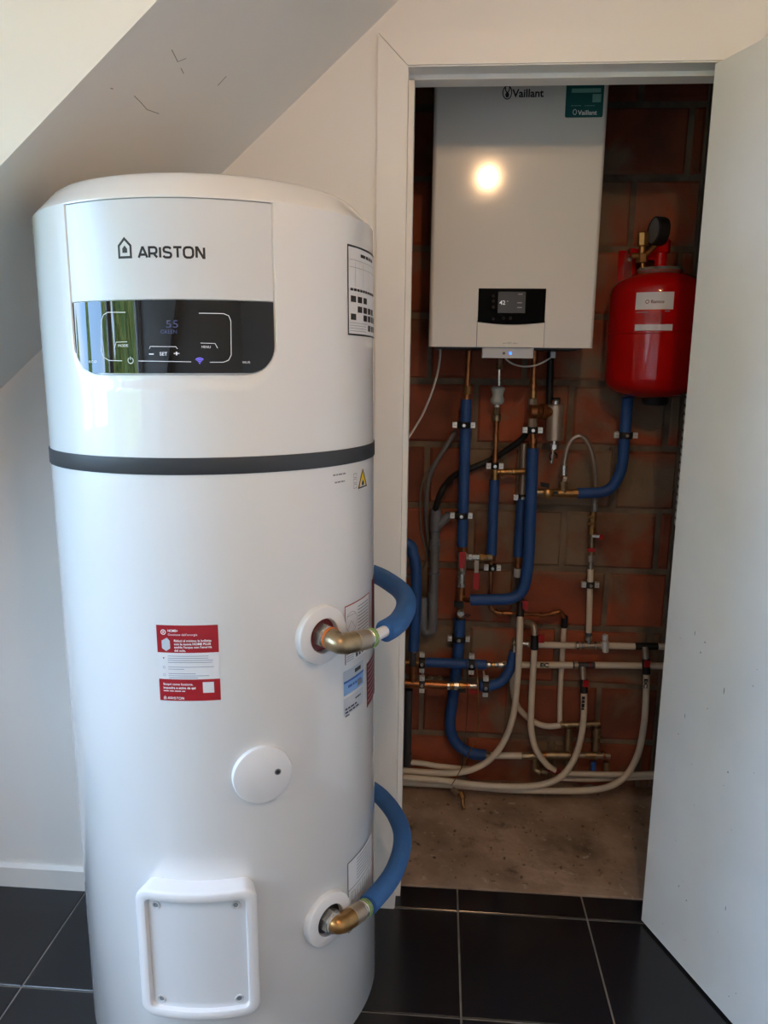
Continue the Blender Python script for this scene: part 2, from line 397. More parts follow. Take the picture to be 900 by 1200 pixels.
# debris on the concrete (crumbs of mortar)
crumb = MB()
for i in range(90):
    x = random.uniform(-.12, .62); y = random.uniform(.12, .52); r = random.choice([.0012,.0018,.0025,.004])
    a = random.uniform(0, 6); crumb.obox((x, y, .006+r*.4), (r*math.cos(a), r*math.sin(a), 0), (-r*.7*math.sin(a), r*.7*math.cos(a), 0), (0, 0, r*.5))
cb = crumb.build('mortar_crumbs', 'mortar'); tag(cb, 'pale mortar crumbs scattered over the dusty concrete closet floor', 'debris', kind='stuff')
# bricks of the closet back wall: each one a piece
def brick_mesh(w, h, seed):
    rnd = random.Random(seed); d = .009; c = .006; j = lambda: rnd.uniform(-.003, .003)
    a, b = w/2, h/2
    P = [(-a,0,-b),(a,0,-b),(a,0,b),(-a,0,b)]
    Q = [(-a+j(),-d+c,-b+j()),(a+j(),-d+c,-b+j()),(a+j(),-d+c,b+j()),(-a+j(),-d+c,b+j())]
    R = [(-a+c+j(),-d+j()*.3,-b+c+j()),(a-c+j(),-d+j()*.3,-b+c+j()),(a-c+j(),-d+j()*.3,b-c+j()),(-a+c+j(),-d+j()*.3,b-c+j())]
    me = bpy.data.meshes.new('brick')
    f = []
    for o in (0, 4):
        for i in range(4): k = (i+1) % 4; f.append((o+i, o+k, o+4+k, o+4+i))
    f.append((8, 9, 10, 11)); me.from_pydata(P+Q+R, [], f); me.materials.append(M['brick']); return me
BL, BH = .2955, .1985
full = [brick_mesh(BL-.018, BH-.020, s) for s in range(4)]; half = {}
for k in range(-1, 9):
    z = .9597+BH*(k-4)-BH/2
    if k == -1: pass
    zc = .9597-BH*4+BH*(k+.5)
    if zc < -.08: continue
    x = .4052 - BL*5 + (0 if k % 2 == 1 else BL/2)
    while x < CX1:
        a = max(x, CX0); b = min(x+BL, CX1)
        if b-a > .04:
            if b-a > BL-.002: me = random.choice(full)
            else: me = brick_mesh(b-a-.018, BH-.020, int((a+k)*1000))
            put(me, 'brick', wcb, ((a+b)/2, BY, zc))
        x += BL
for k in (9, 10):
    zc = .9597-BH*4+BH*(k+.5); x = .4052-BL*5+(0 if k % 2 == 1 else BL/2)
    while x < CX1:
        a = max(x, CX0); b = min(x+BL, CX1)
        if b-a > .04: put(random.choice(full) if b-a > BL-.002 else brick_mesh(b-a-.018, BH-.020, int((a+k)*1000)), 'brick', wcb, ((a+b)/2, BY, zc))
        x += BL

# door leaf, opened past square towards the room
door = thing('door_1', (XR, 0, 0), None, None); door['kind'] = 'structure'
dd = V((.358, -.934, 0)).normalized(); dn = V((.934, .358, 0)).normalized()
def leaf(a, b, z0, z1, t0, t1):
    o = V((XR, 0, 0)); P = []
    mb = MB()
    for z in (z0, z1):
        for s_, t_ in ((a, t0), (b, t0), (b, t1), (a, t1)): P.append(o+dd*s_+dn*t_+V((0, 0, z)))
    return mb.add(P, [(3,2,1,0),(4,5,6,7),(0,1,5,4),(1,2,6,5),(2,3,7,6),(3,0,4,7)])
leaf(0, .66, .008, DH-.003, 0, .04).build('door_panel', 'door', door)
sc = MB(); rs = random.Random(5)
for i in range(26):
    a = rs.uniform(.04, .36); z = .06+.8*rs.random()**1.6; r = rs.choice([.0010,.0014,.0020]); c = V((XR,0,0))+dd*a+V((0,0,z))-dn*.0005
    L = rs.choice([1,1,1,6]); sc.add([c+dd*(r*math.cos(k*1.05))+V((0,0,r*L*math.sin(k*1.05))) for k in range(6)], [tuple(range(6))])
so = sc.build('door_specks', 'grey_ink', door); so['kind'] = 'stuff'
h = MB(); p = V((XR,0,0))+dd*.60+V((0,0,1.02))
h.cyl(p, p-dn*.05, .009); h.tube(fillet([p-dn*.045, p-dn*.05, p-dn*.05-dd*.12], .01), .009); h.cyl(p, p-dn*.008, .026, 20)
h.build('door_handle', 'steel', door, smooth=True)

# ceiling lamp whose bulb mirrors in the boiler front
LP = V((.215, -1.76, 2.36))
lamp = thing('ceiling_lamp', (LP.x, LP.y, CH), 'bare warm bulb on a short white ceiling holder above the camera', 'lamp')
b = MB(); b.lathe([(.0, CH), (.05, CH), (.05, CH-.012), (.02, CH-.022), (.02, LP.z+.038), (.0, LP.z+.038)], (LP.x, LP.y, 0), n=20); b.build('lamp_holder', 'white_satin', lamp, smooth=True)
bm_ = bpy.data.materials.new('bulb_glow'); bm_.use_nodes = True; n = bm_.node_tree.nodes; em = n.new('ShaderNodeEmission'); n.remove(n['Principled BSDF'])
em.inputs[0].default_value = (1.0, .61, .315, 1); em.inputs[1].default_value = SUN_LAMP_POWER; bm_.node_tree.links.new(em.outputs[0], n['Material Output'].inputs[0])
M['bulb'] = bm_
b = MB(); b.sphere(LP, .04, 16); b.build('bulb', 'bulb', lamp, smooth=True, angle=180)
#@@OBJECTS
# ================================================================ WATER HEATER
R0 = .2831
heater = thing('water_heater', (-.3864, -.423, 0), 'tall white cylindrical heat pump water heater with a dark band and black touch display', 'water heater')
heater.rotation_mode = 'QUATERNION'; heater.rotation_quaternion = V((0,0,1)).rotation_difference(V((-.0127,.0093,1)))
HM = Matrix.LocRotScale(heater.location, heater.rotation_quaternion, None); HI = HM.inverted()
ORG[heater] = V((0,0,0))
def TK(px, py, r=R0):                     # picture ray -> (arc length, height) on the heater's shell
    c = HI @ CAM_POS; d = HI.to_3x3() @ ray(px, py)
    A = d.x*d.x+d.y*d.y; B = 2*(c.x*d.x+c.y*d.y); C = c.x*c.x+c.y*c.y-r*r; q = max(B*B-4*A*C, 0)
    t = (-B-math.sqrt(q))/(2*A); p = c+d*t
    return R0*math.atan2(p.x, -p.y), p.z
def W(u, v, r): return V((r*math.sin(u/R0), -r*math.cos(u/R0), v))
def wrap(mb, g, r, at=(0,0)): return mb.add([W(x+at[0], y+at[1], r) for x, y in g[0]], g[1])
def patch(mb, u0, u1, v0, v1, r0, r1, n=None, lo=None, hi=None):   # curved plate with thickness; lo/hi give the lower and upper outline
    n = n or max(2, int((u1-u0)/.008)+1); vs = []; fs = []
    us = [u0+(u1-u0)*i/n for i in range(n+1)] if not isinstance(n, list) else n
    for u in us:
        a = lo(u) if lo else v0; b = hi(u) if hi else v1
        for r in (r0, r1): vs += [W(u, a, r), W(u, b, r)]
    for i in range(len(us)-1):
        p = 4*i; q = p+4
        fs += [(p+2, q+2, q+3, p+3), (p+1, p+3, q+3, q+1), (p, q, q+2, p+2), (p, p+1, q+1, q)]
    e = 4*(len(us)-1); fs += [(0, 2, 3, 1), (e, e+1, e+3, e+2)]
    return mb.add(vs, fs)
def sheet(mb, u0, u1, v0, v1, r): return wrap(mb, gridrect(u0, u1, v0, v1), r)
def gridrect(u0, u1, v0, v1):
    n = max(1, int(abs(u1-u0)/.01)+1); vs = []; fs = []
    for i in range(n+1): x = u0+(u1-u0)*i/n; vs += [(x, v0), (x, v1)]
    for i in range(n): fs.append((2*i, 2*i+2, 2*i+3, 2*i+1))
    return vs, fs
ZB = .165
b = MB(); b.lathe([(.0, ZB), (R0-.012, ZB), (R0-.003, ZB+.003), (R0, ZB+.010), (R0, 1.2429), (.0, 1.2429)], (0,0,0), n=128)
b.build('tank_body', 'white', heater, smooth=True, angle=30)
b = MB(); b.lathe([(.0,1.2425),(R0+.0015,1.2425),(R0+.002,1.2435),(R0+.002,1.2668),(R0+.0015,1.2675),(.0,1.2675)], (0,0,0), n=128); b.build('band', 'band', heater, smooth=True, angle=30)
for a in (20, 140, 260):
    f = MB(); t = math.radians(a); x, y = .2*math.sin(t), -.2*math.cos(t)
    f.cyl((x,y,.004), (x,y,.02), .03, 20); f.cyl((x,y,.02), (x,y,ZB+.002), .014); f.build('foot', 'black', heater, smooth=True)
# upper casing with the recess for logo panel and display
ZT = 1.628
uA, uB = math.radians(-29.6)*R0, math.radians(34.6)*R0
def sd_rr(u, v, u0, u1, v0, v1, r):
    cx, cy = (u0+u1)/2, (v0+v1)/2; qx = abs(u-cx)-(u1-u0)/2+r; qy = abs(v-cy)-(v1-v0)/2+r
    return math.hypot(max(qx,0), max(qy,0))+min(max(qx,qy),0)-r
def sstep(x): x = min(max(x,0),1); return x*x*(3-2*x)
DZ0, DZ1 = 1.3895, 1.4915
def casing_r(u, v):
    d1 = sd_rr(u, v, uA, uB, DZ0-.003, ZT+.3, .047)          # sharp recess for panel and display
    d2 = sd_rr(u, v, uA-.004, uB+.004, 1.362, ZT+.3, .06)      # soft chin below it
    cut = .005*sstep(-d1/.0014) if v < ZT else 0
    soft = .0035*sstep(-d2/.022)*sstep((1.47-v)/.04)
    return R0-max(cut, soft)
th = sorted(set([round(-180+4*i, 3) for i in range(91)]+[round(-38+.45*i, 3) for i in range(180)]))[:-1]
zs = [1.2673+.006*i for i in range(12)]+[1.34+.0016*i for i in range(50)]
zs = [z for z in zs if z < 1.42]+[1.42+.012*i for i in range(17)]+[1.6265, 1.6279, 1.6281, 1.630]
vs = []; fs = []; n = len(th)
for z in zs:
    for t in th: u = math.radians(t)*R0; vs.append(W(u, z, casing_r(u, z)))
for i in range(len(zs)-1):
    for k in range(n): fs.append((i*n+k, i*n+(k+1)%n, (i+1)*n+(k+1)%n, (i+1)*n+k))
for r, z in [(R0-.0016,1.6325),(R0-.010,1.6415),(R0-.020,1.6525),(R0-.030,1.6630),(R0-.036,1.6675),(R0-.045,1.6705),(R0-.06,1.672),(R0-.1,1.673),(.06,1.675),(.0003,1.6755)]:
    k0 = len(vs)
    for t in th: vs.append(W(math.radians(t)*R0, z, r))
    for k in range(n): fs.append((k0-n+k, k0-n+(k+1)%n, k0+(k+1)%n, k0+k))
b = MB(); b.add(vs, fs); b.build('top_casing', 'white', heater, smooth=True, angle=24)
# logo panel
b = MB(); patch(b, uA+.0022, uB-.0022, DZ1+.0006, ZT-.0016, R0-.005, R0-.0006, n=60); lp_ = b.build('logo_panel', 'panel', heater, smooth=True, angle=35)
# lettering: house emblem and ARISTON
u0, v0 = TK(162.5, 302); u1, _ = TK(240, 302); _, v1 = TK(200, 289.6)
cw = (u1-u0)/7.0; hgt = v1-v0
def glyphs():
    L = {'A': [[(0,0),(.42,1),(.5,1),(.92,0)], [(.16,.3),(.76,.3)]],
         'R': [[(.05,0),(.05,1),(.6,1),(.76,.92),(.82,.78),(.82,.62),(.76,.48),(.6,.4),(.05,.4)], [(.5,.4),(.86,0)]],
         'I': [[(.05,0),(.05,1)]],
         'S': [[(.78,.84),(.66,.96),(.5,1),(.24,1),(.1,.92),(.04,.76),(.1,.6),(.24,.53),(.6,.46),(.74,.4),(.8,.24),(.74,.08),(.6,0),(.24,0),(.1,.05),(.0,.17)]],
         'T': [[(0,1),(.84,1)], [(.42,1),(.42,0)]],
         'O': [[(.3,0),(.66,0),(.84,.08),(.94,.28),(.94,.72),(.84,.92),(.66,1),(.3,1),(.12,.92),(.02,.72),(.02,.28),(.12,.08),(.3,0)]],
         'N': [[(.05,0),(.05,1),(.14,1),(.72,0),(.81,0),(.81,1)]]}
    adv = {'A': 1.10, 'R': 1.14, 'I': .38, 'S': 1.04, 'T': 1.04, 'O': 1.24, 'N': .86}
    return L, adv
def ariston(width, height, tk=.235):
    L, adv = glyphs(); tot = sum(adv[c] for c in 'ARISTON'); x = 0; vs = []; fs = []; k = width/tot
    for c in 'ARISTON':
        for ln in L[c]:
            g = stroke2d([[((x+p[0])*k, p[1]*height) for p in ln]], tk*height); o = len(vs); vs += g[0]; fs += [tuple(i+o for i in f) for f in g[1]]
        x += adv[c]
    return vs, fs
RF = R0-.0006+.0003
b = MB(); wrap(b, ariston(u1-u0, hgt), RF, (u0, v0)); b.build('lettering', 'ink', lp_)
def house(s):    # outline house with a small solid house
    g = stroke2d([[(-.36*s,0),(.36*s,0),(.36*s,.62*s),(0,1.0*s),(-.36*s,.62*s),(-.36*s,0)]], .13*s)
    return g
def house_core(s): return poly2d([(-.15*s,.24*s),(.15*s,.24*s),(.15*s,.46*s),(0,.64*s),(-.15*s,.46*s)])
hu, hv = TK(146.5, 301.5); _, hv1 = TK(146.5, 279.5)
for hs_ in (house, house_core): b = MB(); wrap(b, hs_(hv1-hv), RF, (hu, hv)); b.build('emblem', 'ink', lp_)
# display
cr = .040
def lo(u):
    x = min(u-(uA+.0025), (uB-.0025)-u)
    return DZ0 if x > cr else DZ0+cr-math.sqrt(max(cr*cr-(cr-x)**2, 0))
us = [uA+.0025+cr*(1-math.cos(math.pi/2*i/14)) for i in range(15)]
us = us+[us[-1]+(uB-.0025-cr-us[-1])*i/30 for i in range(1, 30)]+[uB-.0025-(uu-(uA+.0025)) for uu in us[::-1]]
b = MB(); patch(b, 0, 0, 0, DZ1-.0006, R0-.006, R0-.0004, n=us, lo=lo); disp = b.build('display', 'glass_black', heater, smooth=True, angle=35)
RD = R0-.0004+.0003
def dtext(s, px0, px1, py, m, name='display_text', h=None, bold=0.0):
    a, z = TK(px0, py); c, _ = TK(px1, py); b = MB(); wrap(b, textw(s, c-a, bold=bold, h=h), RD, (a, z)); return b.build(name, m, disp)
dtext('55', 194, 208, 384, 'digit', h=.0105); dtext('GREEN', 188, 207, 391, 'digit', h=.0055)
dtext('SET', 187, 196, 416.5, 'icon', h=.0046, bold=.02); dtext('+', 203.5, 210, 417, 'icon', h=.0065, bold=.03); dtext('-', 174.5, 180, 417, 'icon', h=.008, bold=.03)
dtext('MENU', 236, 246.5, 408, 'icon', h=.0036); dtext('MODE', 138, 150, 406.5, 'icon', h=.0036); dtext('Wi-Fi', 284, 293, 426, 'icon', h=.0034)
def dens(L, s=.006):
    o = [L[0]]
    for a, c in zip(L, L[1:]):
        k = max(1, int(math.hypot(c[0]-a[0], c[1]-a[1])/s)); o += [(a[0]+(c[0]-a[0])*i/k, a[1]+(c[1]-a[1])*i/k) for i in range(1, k+1)]
    return o
def dline(pxs, t=.0009, name='display_mark', m='icon'):
    b = MB(); wrap(b, stroke2d([dens([TK(*p) for p in pxs])], t), RD); return b.build(name, m, disp)
dline([(147,366),(126,366),(121,369),(119,375),(119,412),(122,419),(128,422.5),(143,422.8)])
dline([(233,367),(262,367.5),(268,370),(270.5,376),(271,416),(268,422),(262,424.5),(246,424.5)])
dline([(162,423),(224,424)])
dline([(175,408.5),(176,406),(206,406.3),(208,409)], .0007); dline([(134,408),(136,401),(149,400.5)], .0007); dline([(235,402),(252,402.5),(255,408)], .0007)
pu, pv = TK(153, 422.5); b = MB(); wrap(b, stroke2d([arc(0,0,.0042,120,420,14)], .0009), RD, (pu, pv)); wrap(b, stroke2d([[(0,.001),(0,.0055)]], .0009), RD, (pu, pv)); b.build('power_symbol', 'icon', disp)
wu, wv = TK(234, 425.5); b = MB()
for r in (.0028, .005, .0072): wrap(b, stroke2d([arc(0,0,r,42,138,8)], .0011), RD, (wu, wv))
wrap(b, poly2d(arc(0,0,.0011,0,324,9)), RD, (wu, wv)); b.build('wifi_symbol', 'wifi', disp)
dtext('ECO', 104, 113, 425, 'icon', h=.003)
# round blanking cap
def radial_frame(u, v):
    t = u/R0; n_ = V((math.sin(t), -math.cos(t), 0)); return W(u, v, R0), n_, V((math.cos(t), math.sin(t), 0))
cu, cv = math.radians(26.2)*R0, .7555
o_, n_, t_ = radial_frame(cu, cv)
b = MB(); b.lathe([(.0,-.004),(.0485,-.004),(.0485,.0035),(.0475,.0058),(.0455,.0068),(.0,.0072)], o_, n_, n=56); cap = b.build('blanking_cap', 'white_satin', heater, smooth=True, angle=35)
b = MB(); sp = o_+n_*.0072+t_*.024+V((0,0,.002)); b.lathe([(.0,.0004),(.0035,.0004),(.0045,.0010),(.0055,.0004)], sp, n_, n=16); b.build('screw', 'groove', cap, smooth=True)
b = MB(); b.lathe([(.0,.0008),(.0034,.0008)], sp, n_, n=14); b.build('screw_head', 'ink', cap)
# lower service cover, a proud rounded frame with a recessed plate
c0, _ = TK(158, 1060, R0+.033); c1, _ = TK(302, 1060, R0+.033); _, cz1 = TK(238, 1048, R0+.034); _, cz0 = TK(238, 1197, R0+.034)
def loft_rr(rings, rc):
    mb = MB(); vs = []; fs = []; n = None
    for ins, r in rings:
        q = max(rc-ins*.75, .004); L = rrect(c0+ins, c1-ins, cz0+ins, cz1-ins, q, 8); L2 = []
        for i_, a in enumerate(L):
            c = L[(i_+1) % len(L)]; k = 14 if i_ % 9 == 8 else 1
            L2 += [(a[0]+(c[0]-a[0])*t_/k, a[1]+(c[1]-a[1])*t_/k) for t_ in range(k)]
        n = len(L2); vs += [W(u, v, r) for u, v in L2]
    for j_ in range(len(rings)-1):
        for i_ in range(n): fs.append((j_*n+i_, j_*n+(i_+1) % n, (j_+1)*n+(i_+1) % n, (j_+1)*n+i_))
    return mb.add(vs, fs)
cov = loft_rr([(0,R0-.004),(0,R0+.029),(.0012,R0+.0325),(.0035,R0+.034),(.0150,R0+.034),(.0162,R0+.0332),(.0175,R0+.022)], .021).build('service_cover', 'white_satin', heater, smooth=True, angle=40)
b = MB(); patch(b, c0+.0168, c1-.0168, cz0+.0168, cz1-.0168, R0+.02, R0+.0252, n=24); b.build('cover_plate', 'panel', cov, smooth=True, angle=35)
for uu in (c0+.031, c1-.031):
    for vv in (cz0+.03, cz1-.03):
        t = uu/R0; nn = V((math.sin(t), -math.cos(t), 0)); b = MB(); b.lathe([(.0,.0006),(.0042,.0006),(.0048,.002),(.0066,.0022),(.0072,.0)], W(uu, vv, R0+.0252), nn, n=18); b.build('screw', 'module', cov, smooth=True)
        b = MB(); b.lathe([(.0,.0009),(.0041,.0009)], W(uu, vv, R0+.0252), nn, n=14); b.build('screw_hole', 'groove', cov)
# pipe collars
COLL = []
for deg, z in ((48.6, .969), (49.4, .4455)):
    o_, n_, t_ = radial_frame(math.radians(deg)*R0, z)
    b = MB(); b.lathe([(.050,-.012),(.0495,.006),(.048,.0088),(.0465,.0098),(.0305,.0118),(.0288,.011),(.0275,.0),(.0275,-.002)], o_, n_, n=56); pc = b.build('pipe_collar', 'white_satin', heater, smooth=True, angle=28)
    b = MB(); b.lathe([(.0,.0016),(.0277,.0016)], o_, n_, n=40); b.build('collar_backing', 'dark_red' if z > .7 else 'ink', pc)
    COLL.append((o_, n_, t_))
# ---- stickers
def sticker(name, u0, u1, v0, v1, m, r=R0+.0004, parent=None):
    b = MB(); sheet(b, u0, u1, v0, v1, r); return b.build(name, m, parent or heater)
def stext(s, u, v, width, h, m, parent, r=R0+.0008, bold=0.0, align='LEFT'):
    b = MB(); wrap(b, textw(s, width, align, bold, h), r, (u, v)); return b.build('print', m, parent)
# red sticker on the front
ua, za = TK(183, 732); ub, _ = TK(256, 733); _, zb = TK(183, 764); _, zc = TK(185, 795); _, zd = TK(186, 820)
ub = ua+.0945
s1 = sticker('red_sticker', ua, ub, zb, za, 'red_print'); s1['label'] = 'red energy management sticker with white writing'
hh = za-zb; ww = ub-ua
def sline(st, txt, fx, fy, fw, fh, m='white_ink', H=hh, top=za, bold=0.0): return stext(txt, ua+fx*ww, top-fy*H, fw*ww, fh*H, m, st, bold=bold)
sline(s1, 'HOME+', .19, .235, .165, .085, bold=.03); sline(s1, "Gestione dell'energia", .19, .37, .475, .075)
sline(s1, 'Riduci al minimo la bolletta', .285, .595, .60, .08, bold=.02); sline(s1, 'con la nuova HOME PLUS', .285, .715, .59, .08, bold=.03)
sline(s1, "scalda l'acqua con l'energia", .285, .83, .605, .08, bold=.02); sline(s1, 'del sole.', .285, .95, .185, .08, bold=.02)
b = MB(); wrap(b, stroke2d([arc(0,0,.0036,0,360,14)], .0012), R0+.0008, (ua+.115*ww, za-.25*hh)); b.build('print', 'white_ink', s1); b = MB(); wrap(b, poly2d(arc(0,0,.0013,0,330,11)), R0+.0008, (ua+.115*ww, za-.25*hh)); b.build('print', 'white_ink', s1)
b = MB(); x, z = ua+.15*ww, za-.7*hh; hx = [(-.0065,-.006),(0,-.0105),(.0065,-.006),(.0065,.006),(.002,.011),(-.0065,.006)]; wrap(b, poly2d(hx), R0+.0008, (x, z)); b.build('print', 'label_grey', s1)
s2 = sticker('sticker_middle', ua, ub, zc, zb, 'label_white'); H2 = zb-zc
for fy, fw in ((.13,.66),(.21,.66),(.29,.73),(.37,.72),(.54,.74),(.62,.26),(.79,.44),(.87,.66),(.95,.48)):
    b = MB(); wrap(b, gridrect(0, fw*ww, 0, .0007), R0+.0008, (ua+.17*ww, zb-fy*H2)); b.build('print', 'blue_ink', s2)
b = MB(); wrap(b, poly2d(arc(0,0,.0012,0,330,11)), R0+.0008, (ua+.1*ww, zb-.2*H2)); b.build('print', 'red_print', s2)
for fy in (.55, .83): b = MB(); wrap(b, stroke2d([arc(0,0,.0018,0,360,10)], .0004), R0+.0008, (ua+.1*ww, zb-fy*H2)); b.build('print', 'blue_ink', s2)
s3 = sticker('red_sticker', ua, ub, zd, zc, 'red_print'); H3 = zc-zd; s3['label'] = 'red sticker strip with maker lettering'
kw = dict(H=H3, top=zc)
sline(s3, 'Scopri come funziona,', .07, .27, .49, .10, bold=.02, **kw); sline(s3, 'inquadra e attiva da qui', .07, .44, .53, .10, bold=.03, **kw)
sline(s3, '#link', .07, .56, .36, .045, **kw)
b = MB(); wrap(b, ariston(.27*ww, .095*H3, .2), R0+.0008, (ua+.135*ww, zc-.92*H3)); b.build('print', 'white_ink', s3); 
for hs_ in (house, house_core): b = MB(); wrap(b, hs_(.14*H3), R0+.0008, (ua+.09*ww, zc-.93*H3)); b.build('print', 'white_ink', s3)
sticker('print', ua+.72*ww, ua+.9*ww, zc-.63*H3, zc-.13*H3, 'label_white', R0+.0008, s3)
# technical label at the upper right
ua2, zt2 = TK(406.5, 285.5); _, zb2 = TK(407, 392.5); ub2 = math.radians(97)*R0
lab = sticker('data_label', ua2, ub2, zb2, zt2, 'label_white')
b = MB()
for a in ((ua2,ub2,zt2-.0028,zt2),(ua2,ub2,zb2,zb2+.0028),(ua2,ua2+.0028,zb2,zt2),(ub2-.0028,ub2,zb2,zt2)): wrap(b, gridrect(*a), R0+.0008)
b.build('label_border', 'ink', lab)
Hl = zt2-zb2
stext('#title', ua2+.045, zt2-.11*Hl, .07, .0065, 'ink', lab)
b = MB()
for fy in (.16, .24): wrap(b, gridrect(ua2+.006, ub2-.006, zt2-fy*Hl, zt2-fy*Hl+.0005), R0+.0008)
for fu in (.025, .055, .085): wrap(b, gridrect(ua2+fu, ua2+fu+.0005, zt2-.45*Hl, zt2-.18*Hl), R0+.0008)
for fy in (.86, .89, .92, .95): wrap(b, gridrect(ua2+.006, ua2+.07, zt2-fy*Hl, zt2-fy*Hl+.0006), R0+.0008)
b.build('print', 'grey_ink', lab)['kind'] = 'stuff'
b = MB()
for i in range(11): wrap(b, gridrect(ua2+.008+i*.0115, ua2+.008+i*.0115+.009, zt2-.50*Hl, zt2-.47*Hl), R0+.0008)
for row, cols in ((.555,(0,1,2)),(.665,(1,2,3,4)),(.755,(0,2,3,4,5)),(.865,(3,4,5))):
    for c in cols: wrap(b, gridrect(ua2+.009+c*.0235, ua2+.009+c*.0235+.0175, zt2-(row+.07)*Hl, zt2-row*Hl), R0+.0008)
b.build('print', 'ink', lab)
# flammable warning and small print under the band
tu, tz = TK(424.8, 571); b = MB(); s = .033
wrap(b, poly2d([(-s*.62,0),(s*.62,0),(0,s)]), R0+.0004, (tu, tz)); wt = b.build('warning_triangle', 'yellow', heater)
b = MB(); wrap(b, stroke2d([[(-s*.56,.0008),(s*.56,.0008),(0,s*.93),(-s*.56,.0008)]], .0022), R0+.0009, (tu, tz)); b.build('print', 'ink', wt); b = MB(); wrap(b, poly2d([(-.0035,.004),(.0035,.004),(.004,.008),(.001,.014),(-.001,.011),(-.004,.008)]), R0+.0009, (tu, tz)); b.build('print', 'ink', wt)
pu, pz = TK(390, 558); 
stext('#gas', pu, pz, .034, .003, 'grey_ink', heater); pu, pz = TK(392, 566.5); stext('#class', pu, pz, .026, .003, 'grey_ink', heater)
pu, pz = TK(416, 572); b = MB()
for k in range(3): wrap(b, stroke2d([[(-.005,k*.009),(.005,k*.009),(.005,k*.009+.0065),(-.005,k*.009+.0065),(-.005,k*.009)]], .0008), R0+.0006, (pu, pz))
b.build('print', 'grey_ink', heater)
# stickers beside the upper collar
a, zt = TK(403.5, 711); _, z2 = TK(403.5, 780); e = math.radians(80)*R0
st = sticker('instruction_label', a, e, z2, zt, 'label_white'); b = MB()
for q in ((a,e,zt-.0018,zt),(a,a+.0018,z2,zt),(e-.0018,e,z2,zt)): wrap(b, gridrect(*q), R0+.0008)
b.build('label_border', 'red_print', st); b = MB(); hgt = zt-z2
for i in range(10): wrap(b, gridrect(a+.042, e-.008, zt-.012-i*.0058, zt-.0105-i*.0058), R0+.0008)
wrap(b, stroke2d([arc(.021,-.032,.018,0,360,18)], .0007), R0+.0008, (a, zt)); wrap(b, stroke2d([[(.008,-.02),(.034,-.02)],[(.008,-.044),(.02,-.03),(.034,-.046)]], .0007), R0+.0008, (a, zt))
for i in range(5): wrap(b, gridrect(a+.004, a+.026, z2+.004+i*.004, z2+.005+i*.004), R0+.0008)
b.build('print', 'grey_ink', st)['kind'] = 'stuff'; b = MB()
for i in range(5): wrap(b, gridrect(a+.034+i*.011, a+.041+i*.011, z2+.004, z2+.013), R0+.0008)
b.build('print', 'ink', st)
a, zt = TK(402.5, 788); _, zm = TK(402, 800); _, z2 = TK(402, 817); e = a+.068
st = sticker('energy_label', a, e, z2, zt, 'label_blue'); sticker('print', a, e, zm, zt, 'label_grey', R0+.0007, st); sticker('print', a, e, zm-.004, zm, 'label_dblue', R0+.0008, st)
sticker('print', a+.034, a+.056, zm+.006, zm+.013, 'ink', R0+.0008, st); stext('#code', a+.012, zm-.015, .046, .006, 'label_dblue', st, bold=.03); sticker('print', a+.044, a+.062, z2+.004, z2+.014, 'grey_ink', R0+.0008, st)
a, zt = TK(402.5, 820); _, z2 = TK(402.5, 840); e = a+.066
st = sticker('serial_label', a, e, z2, zt, 'label_grey'); stext('#serial', a+.036, zt-.012, .02, .004, 'ink', st)
for i, tx in enumerate(('#one', '#two', '#three')): stext(tx, a+.004, zt-.022-i*.0062, (.04,.044,.012)[i], .004, 'ink', st)
a, zt = TK(429.5, 778); _, z2 = TK(429.5, 830); e = math.radians(97)*R0
st = sticker('dark_red_label', a, e, z2, zt, 'dark_red'); b = MB()
for i in range(9): wrap(b, gridrect(a+.004, e-.004, zt-.008-i*.0095, zt-.0065-i*.0095), R0+.0008)
b.build('print', 'label_grey', st)
a, zt = TK(435.5, 680); _, z2 = TK(435.5, 765); sticker('dark_red_label', a, math.radians(100)*R0, z2+.006, zt, 'dark_red')
# lower wiring label
a, zt = TK(407, 1012); _, z2 = TK(407, 1095); e = math.radians(83)*R0
st = sticker('wiring_label', a, e, z2, zt, 'label_white'); b = MB()
for q in ((a,e,zt-.0016,zt),(a,a+.0016,z2,zt),(a,e,z2,z2+.0016),(e-.0016,e,z2,zt),(a,e,zt-.058,zt-.057)): wrap(b, gridrect(*q), R0+.0008)
for i in range(7): wrap(b, gridrect(a+.03, e-.01, zt-.01-i*.0065, zt-.009-i*.0065), R0+.0008)
for i in range(4): wrap(b, stroke2d([[(.012+i*.02,-.066),(.024+i*.02,-.066),(.024+i*.02,-.085),(.012+i*.02,-.085),(.012+i*.02,-.066)]], .0007), R0+.0008, (a, zt))
b.build('print', 'ink', st)

